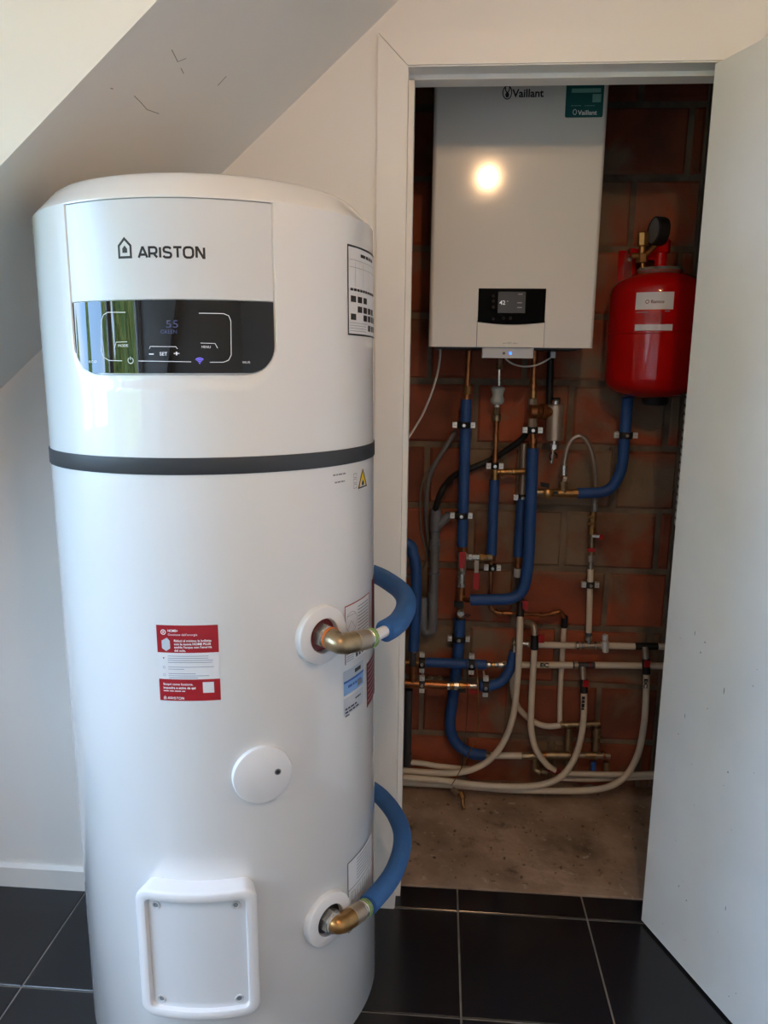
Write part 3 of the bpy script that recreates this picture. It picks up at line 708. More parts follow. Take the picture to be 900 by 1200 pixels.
# ---- the two insulated connection pipes at the heater
def connection(ci, path, z, label, brass, tape, r_ins):
    o_, n_, t_ = COLL[ci]; wp = lambda p: HM @ p; wn = HM.to_3x3() @ n_
    o = wp(o_); th_ = thing('insulated_pipe', (path[0][0], path[0][1], z-.03), label, 'pipe')
    P = [V((x, y, z if len(q) == 0 else q[0])) for (x, y, *q) in path]
    c = P[0]; d = (P[1]-c).normalized()
    s = o+wn*.003; e1 = c
    b = MB(); b.cyl(s, o+wn*.019, .0205, 6); b.cyl(o+wn*.019, o+wn*.025, .0175, 20); b.build('union_nut', 'chrome', th_, smooth=True, angle=30)
    if tape: b = MB(); b.cyl(o+wn*.024, o+wn*.0295, .0182, 20); b.build('sealing_ring', 'tape_orange', th_, smooth=True)
    bend = fillet([o+wn*(.027 if tape else .004), c, c+d*.04], .030, 9); b = MB(); b.tube(bend, [.0172]*2+[.0158]*(len(bend)-4)+[.0172]*2, 20); b.build('elbow', brass, th_, smooth=True, angle=50)
    a = c+d*.036; b = MB(); b.cyl(a, a+d*.03, .0178, 20, .0015); b.build('coupling', 'steel', th_, smooth=True, angle=40)
    b = MB(); b.cyl(a+d*.03, a+d*.036, .0145, 18); b.cyl(a+d*.036, a+d*.050, .0165, 18, .001); b.build('press_sleeve', 'chrome', th_, smooth=True, angle=40)
    b = MB(); b.cyl(a+d*.039, a+d*.043, .0169, 18); b.cyl(a+d*.0455, a+d*.0475, .0169, 18); b.build('indicator_ring', 'tape_green', th_, smooth=True)
    run = fillet([a+d*.048]+P[2:], .05, 8)
    b = MB(); b.tube(run, .010, 14); b.build('pipe', 'white_satin', th_, smooth=True)
    k = 0; acc = 0; lim = .038 if tape else .008
    while acc < lim: acc += (run[k+1]-run[k]).length; k += 1
    st = run[k-1].lerp(run[k], 1-(acc-lim)/max((run[k]-run[k-1]).length, 1e-6))
    b = MB(); b.tube([st]+run[k:], r_ins, 20); b.build('insulation', 'blue_front', th_, smooth=True)
connection(0, [(-.150,-.640,.971), (-.108,-.575), (-.066,-.505), (-.052,-.405), (-.064,-.305), (-.128,-.180), (-.24,-.095), (-.50,-.085), (-.50,-.004)], .96,
           'blue insulated pipe leaving the upper collar of the water heater through a brass elbow', 'old_brass', True, .0192)
connection(1, [(-.154,-.624,.451), (-.108,-.545), (-.072,-.470), (-.056,-.39), (-.056,-.315), (-.082,-.235), (-.135,-.150), (-.24,-.095), (-.50,-.085), (-.50,-.004)], .432,
           'blue insulated pipe leaving the lower collar of the water heater in a wide arc', 'brass', False, .0190)
# ================================================================ BOILER
BF = .35; BX0, BX1, BZ0, BZ1 = -.0371, .4040, 1.4555, 2.175
boiler = thing('gas_boiler', ((BX0+BX1)/2, BY, BZ0), 'white wall-hung gas boiler with a small black control screen in the closet', 'boiler')
def rbox(x0, x1, y0, y1, z0, z1, r, k=5):     # box with rounded vertical front edges
    pts = [(x1, y1)]+[(x0, y1)]+[(p[0], p[1]) for p in arc(x0+r, y0+r, r, 180, 270, k)]+[(p[0], p[1]) for p in arc(x1-r, y0+r, r, 270, 360, k)]
    mb = MB(); return mb.prism([(x, y, z0) for x, y in pts], (0, 0, z1-z0))
rbox(BX0, BX1, BF, BY-.002, BZ0, BZ1, .012, 9).build('casing', 'boiler', boiler)
b = MB(); b.box(BX0+.02, BX1-.02, BF+.06, BY-.004, BZ0-.004, BZ0); b.build('bottom_tray', 'dark_pipe', boiler)
fy = BF-.0008
def bp(px, py): p = U(px, py, BF); return p.x, p.z
# control panel: black screen with a bowed lower edge, white flap below
x0, z1 = bp(561, 338); x1, _ = bp(640, 338); xa, zl = bp(558, 377.5); xb, zr = bp(638, 377); _, zm = bp(598, 380.5); _, zf = bp(598, 407)
n = 16; top = []; 
low = [(x0+(x1-x0)*i/n, zl-(zl-zm)*math.sin(math.pi*i/n)) for i in range(n+1)]
b = MB(); pts = [(x0, z1), (x1, z1)]+low[::-1]
b.prism([(x, BF-.003, z) for x, z in pts], (0, .0035, 0)); cpn = b.build('control_screen', 'black_screen', boiler)
b = MB(); pts = [(x, z-.0012) for x, z in low]+[(x1, zf), (x0, zf)]
b.prism([(x, BF-.0035, z) for x, z in pts], (0, .004, 0)); flp = b.build('control_flap', 'flap', boiler)
def btext(s, px0, px1, py, m, par, h=None, bold=0.0, y=None, name='lettering'):
    a, z = bp(px0, py); c, _ = bp(px1, py); mb = MB(); flat(mb, textw(s, c-a, bold=bold, h=h), (a, y or fy, z)); return mb.build(name, m, par)
sx0, sz1 = bp(584, 342); sx1, sz0 = bp(615, 367)
b = MB(); b.box(sx0, sx1, BF-.0034, BF-.003, sz0, sz1); b.build('lit_screen', 'screen', cpn)
btext('42', 585, 592, 357, 'icon', cpn, h=.0105, bold=.01, y=BF-.0038); btext('o', 594, 595.5, 353.5, 'icon', cpn, h=.0025, y=BF-.0038)
for t, xx, yy in (('#a', 607, 345.5), ('#b', 606, 355.5), ('#c', 606, 361)): btext(t, xx, xx+5.5, yy, 'grey_ink', cpn, h=.003, y=BF-.0038)
for yy in (347, 353, 360, 374): 
    x, z = bp(578, yy); b = MB(); flat(b, stroke2d([arc(0,0,.0028,0,360,10)], .0007), (x, BF-.0034, z)); b.build('touch_symbol', 'band', cpn)
for xx in (590, 598):
    x, z = bp(xx, 373); b = MB(); flat(b, stroke2d([arc(0,0,.003,0,360,10)], .0007), (x, BF-.0034, z)); b.build('touch_symbol', 'band', cpn)
for xx in (x0-.0009, x1+.0009): b = MB(); b.box(xx-.0008, xx+.0008, BF-.0006, BF+.0004, zf, zl+.004); b.build('flap_gap', 'groove', boiler)
btext('ecoTEC plus', 589, 606, 403, 'grey_ink', flp, h=.0045, y=BF-.0039)
btext('Vaillant', 600.5, 637.5, 114, 'ink', boiler, h=.0185, bold=.025)
ex, ez = bp(594.5, 108.5)
b = MB(); flat(b, stroke2d([[(p[0]*.82, p[1]*1.15) for p in arc(0,0,.0135,0,360,22)]], .0026), (ex, fy, ez)); b.build('emblem', 'ink', boiler)
b = MB(); flat(b, stroke2d([[(-.006,.013),(-.004,.004),(0,-.001)], [(.006,.013),(.004,.004),(0,-.001)]], .0028), (ex, fy, ez)); flat(b, poly2d([(p[0], p[1]*1.3) for p in arc(0,-.0045,.005,0,340,14)]), (ex, fy, ez)); b.build('emblem', 'ink', boiler)
tx0, tz1 = bp(664, 96); tx1, tz0 = bp(706, 137.5)
b = MB(); flat(b, poly2d(rrect(tx0, tx1, tz0, tz1, .004)), (0, fy, 0)); ts = b.build('teal_sticker', 'teal', boiler)
btext('Vaillant', 677, 699.5, 134.8, 'white_ink', ts, h=.0108, bold=.02, y=fy-.0005)
x, z = bp(673.5, 131.5); b = MB(); flat(b, stroke2d([[(p[0]*.7, p[1]) for p in arc(0,0,.0062,0,360,16)]], .0014), (x, fy-.0005, z)); b.build('print', 'white_ink', ts)
for a0, a1, c0_, c1_, mm in ((670,704,104,108.5,'teal_light'),(694.5,704,110.5,120,'teal_light')):
    xa, za_ = bp(a0, c0_); xb, zb_ = bp(a1, c1_); b = MB(); flat(b, poly2d([(xa,zb_),(xb,zb_),(xb,za_),(xa,za_)]), (0, fy-.0005, 0)); b.build('print', mm, ts)
for xx in (669, 685): btext('#line', xx, xx+13, 124.5, 'teal_light', ts, h=.002, y=fy-.0005)
# gateway module hanging below the boiler
GY = BF+.004; g0 = U(565, 407.5, GY); g1 = U(625, 420, GY)
gw = thing('gateway_module', ((g0.x+g1.x)/2, GY, g1.z), 'flat grey gateway box with a blue light under the boiler', 'electronic module')
rbox(g0.x, g1.x, GY, GY+.02, g1.z, BZ0-.0005, .003).build('module_case', 'module', gw)
x = U(598, 414, GY); b = MB(); b.lathe([(.0,.0012),(.0035,.0012),(.004,0)], x+V((0,.0002,0)), (0,-1,0), n=14); b.build('status_light', 'led', gw)
x = U(590.5, 414, GY); b = MB(); b.lathe([(.0,.0008),(.0038,.0008),(.004,0)], x+V((0,.0002,0)), (0,-1,0), n=14); b.build('button', 'pvc', gw)

# ================================================================ EXPANSION VESSEL
EC = V((.604, .505, 0)); ER = .133
vz0, vz1 = 1.352, 1.652
ves = thing('expansion_vessel', (EC.x, EC.y, vz0-.04), 'red cylindrical expansion vessel hanging beside the boiler in the closet', 'expansion tank')
b = MB(); b.lathe([(.0,vz0-.034),(.035,vz0-.034),(.08,vz0-.026),(.115,vz0-.010),(.129,vz0+.006),(ER,vz0+.026),(ER,vz1-.046),(.130,vz1-.030),(.120,vz1-.014),(.09,vz1+.006),(.05,vz1+.016),(.0,vz1+.018)], EC, n=64); vb = b.build('vessel_body', 'red', ves, smooth=True, angle=50)
b = MB(); b.lathe([(ER+.0002,(vz0+vz1)/2-.006),(ER+.002,(vz0+vz1)/2-.004),(ER+.002,(vz0+vz1)/2+.001),(ER+.0002,(vz0+vz1)/2+.003)], EC, n=64); b.build('seam', 'red', vb, smooth=True)
b = MB(); b.lathe([(.0,vz0-.052),(.03,vz0-.052),(.036,vz0-.044),(.036,vz0-.026),(.0,vz0-.026)], EC+V((.012,-.01,0)), n=28); b.build('valve_cap', 'black', ves, smooth=True)
b = MB(); b.lathe([(.0,vz1+.014),(.06,vz1+.014),(.064,vz1+.020),(.06,vz1+.027),(.045,vz1+.029),(.0,vz1+.029)], EC, n=36); b.build('clamp_ring', 'chrome', ves, smooth=True)
b = MB(); b.cyl(EC+V((0,0,vz1+.027)), EC+V((0,0,vz1+.07)), .0165, 20); b.cyl(EC+V((0,0,vz1+.068)), EC+V((0,0,vz1+.105)), .024, 6, .003); b.build('neck', 'red', ves, smooth=True, angle=35)
p = U(741, 312, .56)      # bracket arm to the wall
b = MB(); b.obox((EC.x-.035, .545, vz1+.066), (.045, .0, -.008), (0, .022, 0), (0, 0, .011)); b.obox((.541, .60, vz1+.035), (.005, 0, 0), (0, .055, 0), (0, 0, .05)); b.obox((.548, .652, vz1+.035), (.03, 0, 0), (0, .004, 0), (0, 0, .06)); b.build('wall_bracket', 'red', ves)
b = MB(); q = U(738, 304, .54); b.cyl(q, q+V((0,.02,0)), .0055, 8); b.build('bracket_bolt', 'chrome', ves, smooth=True)
def vwrap(g, px, py, dz=.0006):
    c = U(px, py, EC.y-ER); t0 = math.asin(max(-1, min(1, (c.x-EC.x)/ER))); return [(EC.x+(ER+dz)*math.sin(t0+x/ER), EC.y-(ER+dz)*math.cos(t0+x/ER), c.z+y) for x, y in g[0]], g[1]
def vpatch(px, py, w_, h_, m, name, par, dz=.0006): b = MB(); b.add(*vwrap(gridrect(-w_/2, w_/2, -h_/2, h_), px, py, dz)); return b.build(name, m, par)
l1 = vpatch(767.5, 355.5, .098, .030, 'label_white', 'label_plate', ves); l2 = vpatch(766, 387, .098, .016, 'label_white', 'label_plate', ves)
b = MB(); b.add(*vwrap(textw('flamco', .034, 'CENTER', .02, .0085), 771, 355, .001)); b.build('print', 'dark_red', l1); b = MB(); b.add(*vwrap(stroke2d([arc(-.026,.004,.0042,0,360,12)], .0018), 771, 355, .001)); b.build('print', 'dark_red', l1)
b = MB(); b.add(*vwrap(gridrect(-.045,-.012,0,.0018), 766, 366, .001)); b.build('print', 'grey_ink', l1); b = MB(); b.add(*vwrap(gridrect(.03,.043,0,.003), 766, 365, .001)); b.build('print', 'grey_ink', l1)
b = MB(); b.add(*vwrap(gridrect(-.042,-.008,0,.0022), 766, 388, .001)); b.build('print', 'grey_ink', l2); b = MB(); b.add(*vwrap(gridrect(.012,.042,0,.0022), 766, 388, .001)); b.build('print', 'grey_ink', l2)
for yy in (368, 371, 374, 377, 380): b = MB(); b.add(*vwrap(gridrect(-.03,.03,0,.0008), 766, yy, .001)); b.build('print', 'dark_red', ves)
# safety valve and pressure gauge on the bracket
gs = thing('safety_valve_group', U(752, 318, .50), 'brass safety valve with a black pressure gauge above the red vessel', 'valve')
gb = U(753, 300, .50); gt = U(753, 273, .50)
b = MB(); b.cyl(U(753, 322, .50), U(753, 305, .50), .006); b.cyl(U(752, 308, .50), U(752.5, 297, .50), .016, 6, .002); b.cyl(U(752.5, 297, .50), U(753, 288, .50), .010, 12); b.cyl(U(753, 289, .50), U(753.5, 272, .50), .017, 8, .003)
b.cyl(gb, gb+V((-.03, .0, .0)), .008); b.build('valve_body', 'brass', gs, smooth=True, angle=35)
gc = U(770, 271, .48); gn = V((-.975, -.22, .05)).normalized()
b = MB(); b.lathe([(.0,-.02),(.036,-.02),(.038,-.014),(.038,.010),(.034,.013),(.034,.008)], gc, gn, n=32); ga = b.build('pressure_gauge', 'black', gs, smooth=True, angle=35)
b = MB(); b.lathe([(.0,.009),(.034,.009)], gc, gn, n=32); b.build('gauge_face', 'pvc', ga)
b = MB(); b.cyl(gc-V((0,0,.036)), gb+V((.01,0,.004)), .006); b.build('gauge_stem', 'brass', gs, smooth=True)

# ================================================================ PIPES IN THE CLOSET
def PX(pts): return [U(*p) for p in pts]
def cyl_px(mb, a, b_, r, n=14, bev=0.0): return mb.cyl(U(*a), U(*b_), r, n, bev)
def run_thing(name, pts, label, cat='pipe'):
    ps = PX(pts) if len(pts[0]) == 3 and pts[0][0] > 3 else pts
    q = min(ps, key=lambda v: v[2]); return thing(name, V(q), label, cat)
def part_tube(root, name, pts, r, m, fil=None, n=14):
    P = PX(pts); P = spline(P) if fil is None else (fillet(P, fil) if len(P) > 2 else P); b = MB(); b.tube(P, r, n); return b.build(name, m, root, smooth=True, angle=50)
def part_cyl(root, name, a, b_, r, m, n=14, bev=0.0):
    if m in ('copper', 'brass', 'old_brass', 'chrome', 'steel') and r < .0125: r *= 1.2
    b = MB(); cyl_px(b, a, b_, r, n, bev); return b.build(name, m, root, smooth=True, angle=35)
YP = .57
# -- supply pipe at the left
t = run_thing('insulated_pipe', [(543,640,YP)], 'straight vertical blue insulated pipe dropping from the left of the boiler')
part_cyl(t, 'copper_tail', (549.5,411,YP), (546.5,472,YP), .0082, 'copper'); part_cyl(t, 'union_nut', (548,452,YP), (547.5,462,YP), .0105, 'brass', 8, .001)
part_cyl(t, 'insulation', (546.5,468,YP), (541.5,640,YP), .0168, 'blue', 18)
part_cyl(t, 'union_nut', (541.8,639,YP), (541.5,647,YP), .0125, 'copper', 8, .001)
part_cyl(t, 'valve_body', (541.5,647,YP), (541,668,YP), .0115, 'steel', 10)
b = MB(); c = U(541.5,656.5,YP-.022); b.obox(c, (.0085,0,0), (0,.0025,0), (.0,0,.026)); b.build('valve_lever', 'red_handle', t)
part_cyl(t, 'union_nut', (541,668,YP), (540.8,672,YP), .0135, 'chrome', 8, .001); part_cyl(t, 'valve_body', (540.8,672,YP), (540.4,684,YP), .0105, 'chrome', 12); part_cyl(t, 'union_nut', (540.4,683,YP), (540.2,688,YP), .0135, 'chrome', 8, .001)
part_cyl(t, 'adapter', (540.2,688,YP), (540,704,YP), .011, 'copper', 12, .001)
# -- blue U pipe in front
YU = .535
t = run_thing('insulated_pipe', [(550,704,YU)], 'thick blue insulated pipe bending from the brass filter valve round to the left')
part_tube(t, 'copper_tail', [(540,697,YP),(546,703,YP-.01),(553,703,YU)], .0085, 'copper', .01)
part_tube(t, 'insulation', [(551,703,YU),(612,702,YU),(619.5,660,YU),(624.5,525,YU)], .0178, 'blue', .085, 18)
part_cyl(t, 'copper_tail', (624.5,528,YU), (624.6,506,YU), .0092, 'copper'); part_cyl(t, 'union_nut', (624.6,520,YU), (624.6,513,YU), .0125, 'copper', 10, .002)
part_cyl(t, 'valve_block', (624,502,YU), (624.5,467,YU), .0115, 'steel', 8, .002)
part_cyl(t, 'union_nut', (624.6,467,YU), (624.8,458,YU), .0100, 'brass', 10, .001); part_cyl(t, 'copper_tail', (624.8,460,YU), (626.5,411,YU), .0085, 'copper'); part_cyl(t, 'union_nut', (624.8,455,YU), (624.9,449,YU), .0105, 'copper', 10, .001)
# -- magnetic filter
t = thing('magnetic_filter', U(650,516,.545), 'steel magnetic filter cylinder on a brass fitting right of the thick blue pipe', 'filter')
part_cyl(t, 'filter_body', (649.5,516,.535), (651,474,.535), .0252, 'steel', 28, .0015); part_cyl(t, 'top_knob', (651,475,.535), (651.2,469,.535), .009, 'chrome', 14, .002)
part_cyl(t, 'top_cap', (651.4,474.5,.548), (651.5,466,.548), .013, 'black', 14, .002)
for a, c, r in ((620.5,628,.0215),(628,633,.0195),(633,636,.0235),(636,640,.0215),(640,646,.016)): part_cyl(t, 'brass_union', (a,482.5,YU-.012), (c,482.5,YU-.008), r, 'copper', 16, .0012)
part_cyl(t, 'drain_stem', (649.2,516,.535), (648.5,528,.535), .0065, 'chrome', 10); part_cyl(t, 'drain_nut', (649,521,.535), (648.8,526,.535), .0095, 'chrome', 6)
b = MB(); c = U(648.3,535,.53); b.tube([c+V((.0115*math.cos(i*.4-.5), -.002, .012*math.sin(i*.4-.5))) for i in range(13)], .002, 8); b.build('drain_ring', 'black', t, smooth=True); part_cyl(t, 'drain_tip', (648.5,527,.53), (646.5,543,.53), .004, 'chrome', 8)
# -- black pipe behind the filter
t = run_thing('plastic_pipe', [(644,475,.60)], 'black plastic pipe running down from the boiler behind the magnetic filter')
part_cyl(t, 'pipe', (645,411,.60), (643.5,510,.60), .0105, 'black')
# -- middle pipe with grey fill valve
YM = .575
t = run_thing('insulated_pipe', [(575,672,YM)], 'middle pipe with a bulbous grey plastic device above a blue insulated section')
part_cyl(t, 'nut', (585.8,421,YM), (585.5,427,YM), .006, 'steel', 8); part_cyl(t, 'nut', (585.5,427,YM), (585.2,433,YM), .0085, 'old_brass', 8, .001); part_cyl(t, 'tail', (585,433,YM), (584.6,452,YM), .0052, 'chrome', 10)
b = MB(); a = U(582.5,474,YM); d = U(583.8,453,YM); h_ = (d-a).length
b.lathe([(.0,0),(.013,0),(.0205,.12*h_),(.0212,.28*h_),(.016,.5*h_),(.0185,.72*h_),(.021,.84*h_),(.0195,.96*h_),(.013,h_),(.0,h_)], a, d-a, n=28); b.build('fill_device', 'grey_dev', t, smooth=True, angle=60)
part_cyl(t, 'collar', (582.5,474,YM), (582.4,477,YM), .009, 'zinc', 12); part_cyl(t, 'nut', (582.3,477,YM), (582,486,YM), .0085, 'old_brass', 8); part_cyl(t, 'ball_nut', (582,485,YM), (581.7,494,YM), .0115, 'old_brass', 12, .003)
part_cyl(t, 'copper_tail', (581.7,493,YM), (580,545,YM), .0072, 'copper'); part_cyl(t, 'tee', (580,547,YM), (579.6,563,YM), .0105, 'brass', 12); part_cyl(t, 'tee_branch', (580,553,YM), (617,552.5,YM+.005), .0082, 'brass', 14); part_cyl(t, 'tee_collar', (586,553,YM), (590,553,YM), .0102, 'brass', 14, .001)
part_cyl(t, 'tee_collar', (600,552.8,YM), (604,552.8,YM), .0102, 'brass', 14, .001)
part_cyl(t, 'insulation', (579.6,562,YM), (576,650,YM), .0155, 'blue', 18); part_cyl(t, 'nut', (576,650,YM), (575.8,658,YM), .011, 'copper', 8, .001)
for i, (a, c, r, m_) in enumerate(((546,549,.0095,'steel'),(549,553,.012,'chrome'),(553,562,.0088,'chrome'),(562,567,.0122,'brass'),(567,571,.0085,'brass'),(571,577,.010,'old_brass'))):
    part_cyl(t, 'side_valve', (a,653,YM-.01), (c,653,YM-.01), r, m_, 10, .0008)
b = MB(); c = U(558.5,664,YM-.028); b.obox(c, (.0065,0,0), (0,.0015,0), (0,0,.020)); b.build('lever_stem', 'steel', t); b = MB(); c = U(558,681,YM-.028); b.obox(c, (.0082,0,0), (0,.003,0), (0,0,.026)); b.build('valve_lever', 'red_handle', t)
part_tube(t, 'copper_run', [(575.6,658,YM),(574.8,700,YM),(574.5,713,YM),(582,718,YM),(612,719,YM+.01),(640,721,YM+.02),(658,716,YM+.03),(661,724,YM+.03)], .0062, 'copper', .025, 12)
for a, c in (((574.4,708,YM),(576,713,YM)),((579.5,716,YM),(583,718,YM)),((589,718.4,YM),(600,718.8,YM)),((632,720.5,YM+.017),(638,720.9,YM+.02)),((645,719.5,YM+.024),(655,717,YM+.028))): part_cyl(t, 'press_joint', a, c, .0078, 'copper', 12, .0006)
# -- second blue pipe behind the U
YB = .60
t = run_thing('insulated_pipe', [(607,672,YB)], 'short blue insulated pipe half hidden behind the thick blue bend')
part_cyl(t, 'tail', (614.5,520,YB), (612,584,YB), .0085, 'steel'); part_cyl(t, 'insulation', (611.8,584,YB), (607.5,652,YB), .0165, 'blue', 18); part_cyl(t, 'adapter', (607.6,652,YB), (607.2,665,YB), .011, 'copper', 12, .001); part_cyl(t, 'union_nut', (607.2,666,YB), (607,676,YB), .0125, 'zinc', 8, .001); part_cyl(t, 'tail', (607,676,YB), (607,700,YB), .008, 'dark_pipe')
# -- white pipes
RW = .0104
def white(pts, label, r=RW, marks=None):
    t = run_thing('white_pipe', pts, label); part_tube(t, 'pipe', pts, r, 'pipe_white'); return t
t = white([(609.5,722,.53),(608.5,760,.52),(606,800,.52),(601.5,838,.525),(591,868,.53),(574,890,.53),(552,902,.53),(528,906,.53),(500,905,.54),(468,903,.55),(408,903,.55)], 'longest white pipe curving from under the blue bend to the left jamb')
part_cyl(t, 'press_fitting', (609.6,724,.53), (610.2,706,.56), .0118, 'black', 12, .001); part_cyl(t, 'press_fitting', (610.2,704,.558), (610.5,696,.565), .009, 'dark_pipe', 12)
b = MB(); c = U(615.5,709,.54); b.obox(c, (.008,0,0), (0,.003,0), (0,0,.014)); b.build('valve_lever', 'red_handle', t)
t = white([(626.2,760,.565),(624.5,790,.56),(622.5,830,.555),(622.5,855,.555),(628,878,.555),(640,895,.56),(650,903,.565)], 'white pipe curving down from a red lever to the right of the longest one')
part_cyl(t, 'press_fitting', (626.2,761,.565), (626.5,744,.568), .0125, 'black', 12, .001)
part_tube(t, 'elbow', [(626.5,745,.568),(626.5,733,.575),(616,728,.60)], .0105, 'steel', .02); b = MB(); c = U(634.5,748.5,.55); b.obox(c, (.009,0,0), (0,.003,0), (0,0,.0125)); b.build('valve_lever', 'red_handle', t)
part_cyl(t, 'red_joint', (642,900,.565), (656,906,.568), .0118, 'dark_red', 12, .001); part_tube(t, 'elbow', [(628,890,.60),(628,903,.59),(643,905,.575)], .011, 'old_brass', .02)
YH = .605
t = run_thing('white_pipe', [(640,756,YH)], 'upper of the two horizontal white distribution pipes on the brick wall')
part_cyl(t, 'pipe', (630,755.5,YH), (674,756.5,YH), .0105, 'pipe_white'); part_cyl(t, 'pipe', (712,756.5,YH), (745,757.5,YH), .0105, 'pipe_white'); part_cyl(t, 'pipe', (769,757.5,YH), (790,758,YH), .0105, 'pipe_white')
part_cyl(t, 'chrome_tail', (612,754,YH), (632,755.5,YH), .006, 'chrome'); part_cyl(t, 'chrome_nut', (617,754.4,YH), (621,754.7,YH), .010, 'chrome', 8)
part_cyl(t, 'tee', (673,756.5,YH), (713,756.6,YH), .0088, 'steel', 12)
for a, c in ((675,678),(681,684),(696,699)): part_cyl(t, 'ring', (a,756.5,YH), (c,756.5,YH), .0112, 'chrome', 12, .0008)
part_cyl(t, 'ring', (703.5,756.5,YH), (706.5,756.5,YH), .012, 'zinc', 12, .0008)
part_cyl(t, 'bleed_valve', (709.5,764,YH-.012), (709.5,751,YH-.012), .0105, 'zinc', 8, .001); part_cyl(t, 'bleed_cap', (709.3,750,YH-.012), (709.3,744,YH-.012), .0095, 'zinc', 8, .001); part_cyl(t, 'tee', (744,757.2,YH), (771,757.6,YH), .0115, 'black', 12, .001)
t2_ = run_thing('white_pipe', [(640,778,YH)], 'lower of the two horizontal white distribution pipes, marked EC')
part_cyl(t2_, 'pipe', (589,779,YH), (671,779.5,YH), .0108, 'pipe_white'); part_cyl(t2_, 'pipe', (697,779.5,YH), (790,780.5,YH), .0108, 'pipe_white'); part_cyl(t2_, 'tee', (671,779.5,YH), (697,779.5,YH), .0098, 'dark_pipe', 12)
part_cyl(t2_, 'ring', (673,779.5,YH), (677,779.5,YH), .0112, 'steel', 12); part_cyl(t2_, 'ring', (690,779.5,YH), (693,779.5,YH), .0118, 'dark_red', 12)
def marker(root, s, c, ux, uy, w_, h_):
    b = MB(); flat(b, textw(s, w_, 'CENTER', .05, h_), c, ux, uy); return b.build('marker_writing', 'ink', root)
marker(t2_, 'EC', U(638,781.5,YH-.0118), (1,0,0), (0,0,1), .028, .013)
# left end: chrome and brass nipple between blue horizontal and the lower white pipe
YL = .565
t = run_thing('insulated_pipe', [(500,778,YL)], 'horizontal blue insulated pipe ending in a chrome nipple near the floor pipes')
part_cyl(t, 'insulation', (499,776,YL), (570,779,YL), .0158, 'blue', 18); part_cyl(t, 'nipple', (569,779,YL), (592,779.3,YL+.01), .0068, 'chrome', 12)
for a, c, m_ in ((571,574,'chrome'),(576,580,'brass'),(584,589,'chrome')): part_cyl(t, 'nipple_ring', (a,779,YL), (c,779.1,YL), .0092, m_, 12, .0008)
part_cyl(t, 'copper_tail', (410,776,YL), (500,776.5,YL), .0068, 'brass')
# G and H: pipes hanging from the tees
t = white([(684.3,810,.58),(684,840,.572),(680,868,.565),(671,893,.555),(656,911,.54),(632,920,.53),(600,922,.522),(560,920,.52),(520,915,.52),(470,911,.52),(408,910,.52)], 'white pipe with vertical black writing curving left from the middle tee')
part_cyl(t, 'press_fitting', (684.4,812,.58), (683.8,796,.587), .0122, 'black', 12, .001); part_cyl(t, 'chrome_tail', (683.8,798,.587), (682.6,781,.60), .0085, 'steel')
b = MB(); c = U(686.5,801,.572); b.obox(c, (.009,0,0), (0,.003,0), (0,0,.011)); b.build('valve_lever', 'red_handle', t)
marker(t, '#mark', U(681.6,824,.5640), (0,0,-1), (1,0,0), .046, .012)
t = white([(757.5,788,.58),(757,815,.575),(754.5,850,.565),(748,882,.555),(736,906,.545),(718,920,.54),(690,926,.54),(640,926.5,.54),(590,925,.55),(540,921,.555),(470,917,.555),(408,916.5,.555)], 'rightmost white pipe sweeping from the right tee along the floor')
part_cyl(t, 'press_fitting', (757.5,790,.58), (756.8,772,.587), .0125, 'black', 12, .001); part_cyl(t, 'chrome_tail', (756.8,774,.587), (755.5,758,.60), .009, 'steel')
b = MB(); c = U(758.5,778,.572); b.obox(c, (.0085,0,0), (0,.003,0), (0,0,.011)); b.build('valve_lever', 'red_handle', t)
marker(t, 'EC', U(754.8,801,.566), (0,0,-1), (1,0,0), .032, .011)
# upper white riser with valves to the braided hose
t = run_thing('white_pipe', [(690,750,YH)], 'straight white riser with stacked valves below the braided hose')
part_cyl(t, 'pipe', (690,742,YH), (692,667,YH), .0095, 'pipe_white'); part_cyl(t, 'chrome_tail', (689.6,757,YH), (690,741,YH), .0068, 'chrome', 12); part_cyl(t, 'ring', (689.8,750,YH), (689.9,746,YH), .0095, 'steel', 12); part_cyl(t, 'ring', (689.9,744.5,YH), (690,741,YH), .0105, 'dark_pipe', 12)
part_cyl(t, 'chrome_tail', (692,668,YH), (692.6,657,YH), .0062, 'chrome'); part_cyl(t, 'ring', (692.2,664,YH), (692.3,661.5,YH), .0085, 'chrome', 12); part_cyl(t, 'valve_body', (692.5,658,YH), (693,650,YH), .0105, 'steel', 8, .001)
b = MB(); c = U(692.7,644.5,YH-.016); b.obox(c, (.012,0,0), (0,.003,0), (0,0,.0055)); b.build('valve_lever', 'red_handle', t)
part_cyl(t, 'valve_body', (693,650,YH), (694.2,622,YH), .0078, 'old_brass', 12); part_cyl(t, 'valve_nut', (694,626,YH), (694.5,617,YH), .0105, 'brass', 8, .001); part_cyl(t, 'valve_body', (694.5,618,YH), (696,598,YH), .0085, 'brass', 8, .001)
for yy in (605.5, 613.5): part_cyl(t, 'vent_knob', (695,yy,YH-.008), (688.5,yy,YH-.008), .0042, 'brass', 10, .0008)
part_cyl(t, 'side_knob', (694,628,YH-.01), (703,629,YH-.012), .0048, 'zinc', 10, .0008); part_cyl(t, 'side_cap', (702,629,YH-.012), (706,630,YH-.012), .0088, 'red_handle', 12, .0008)
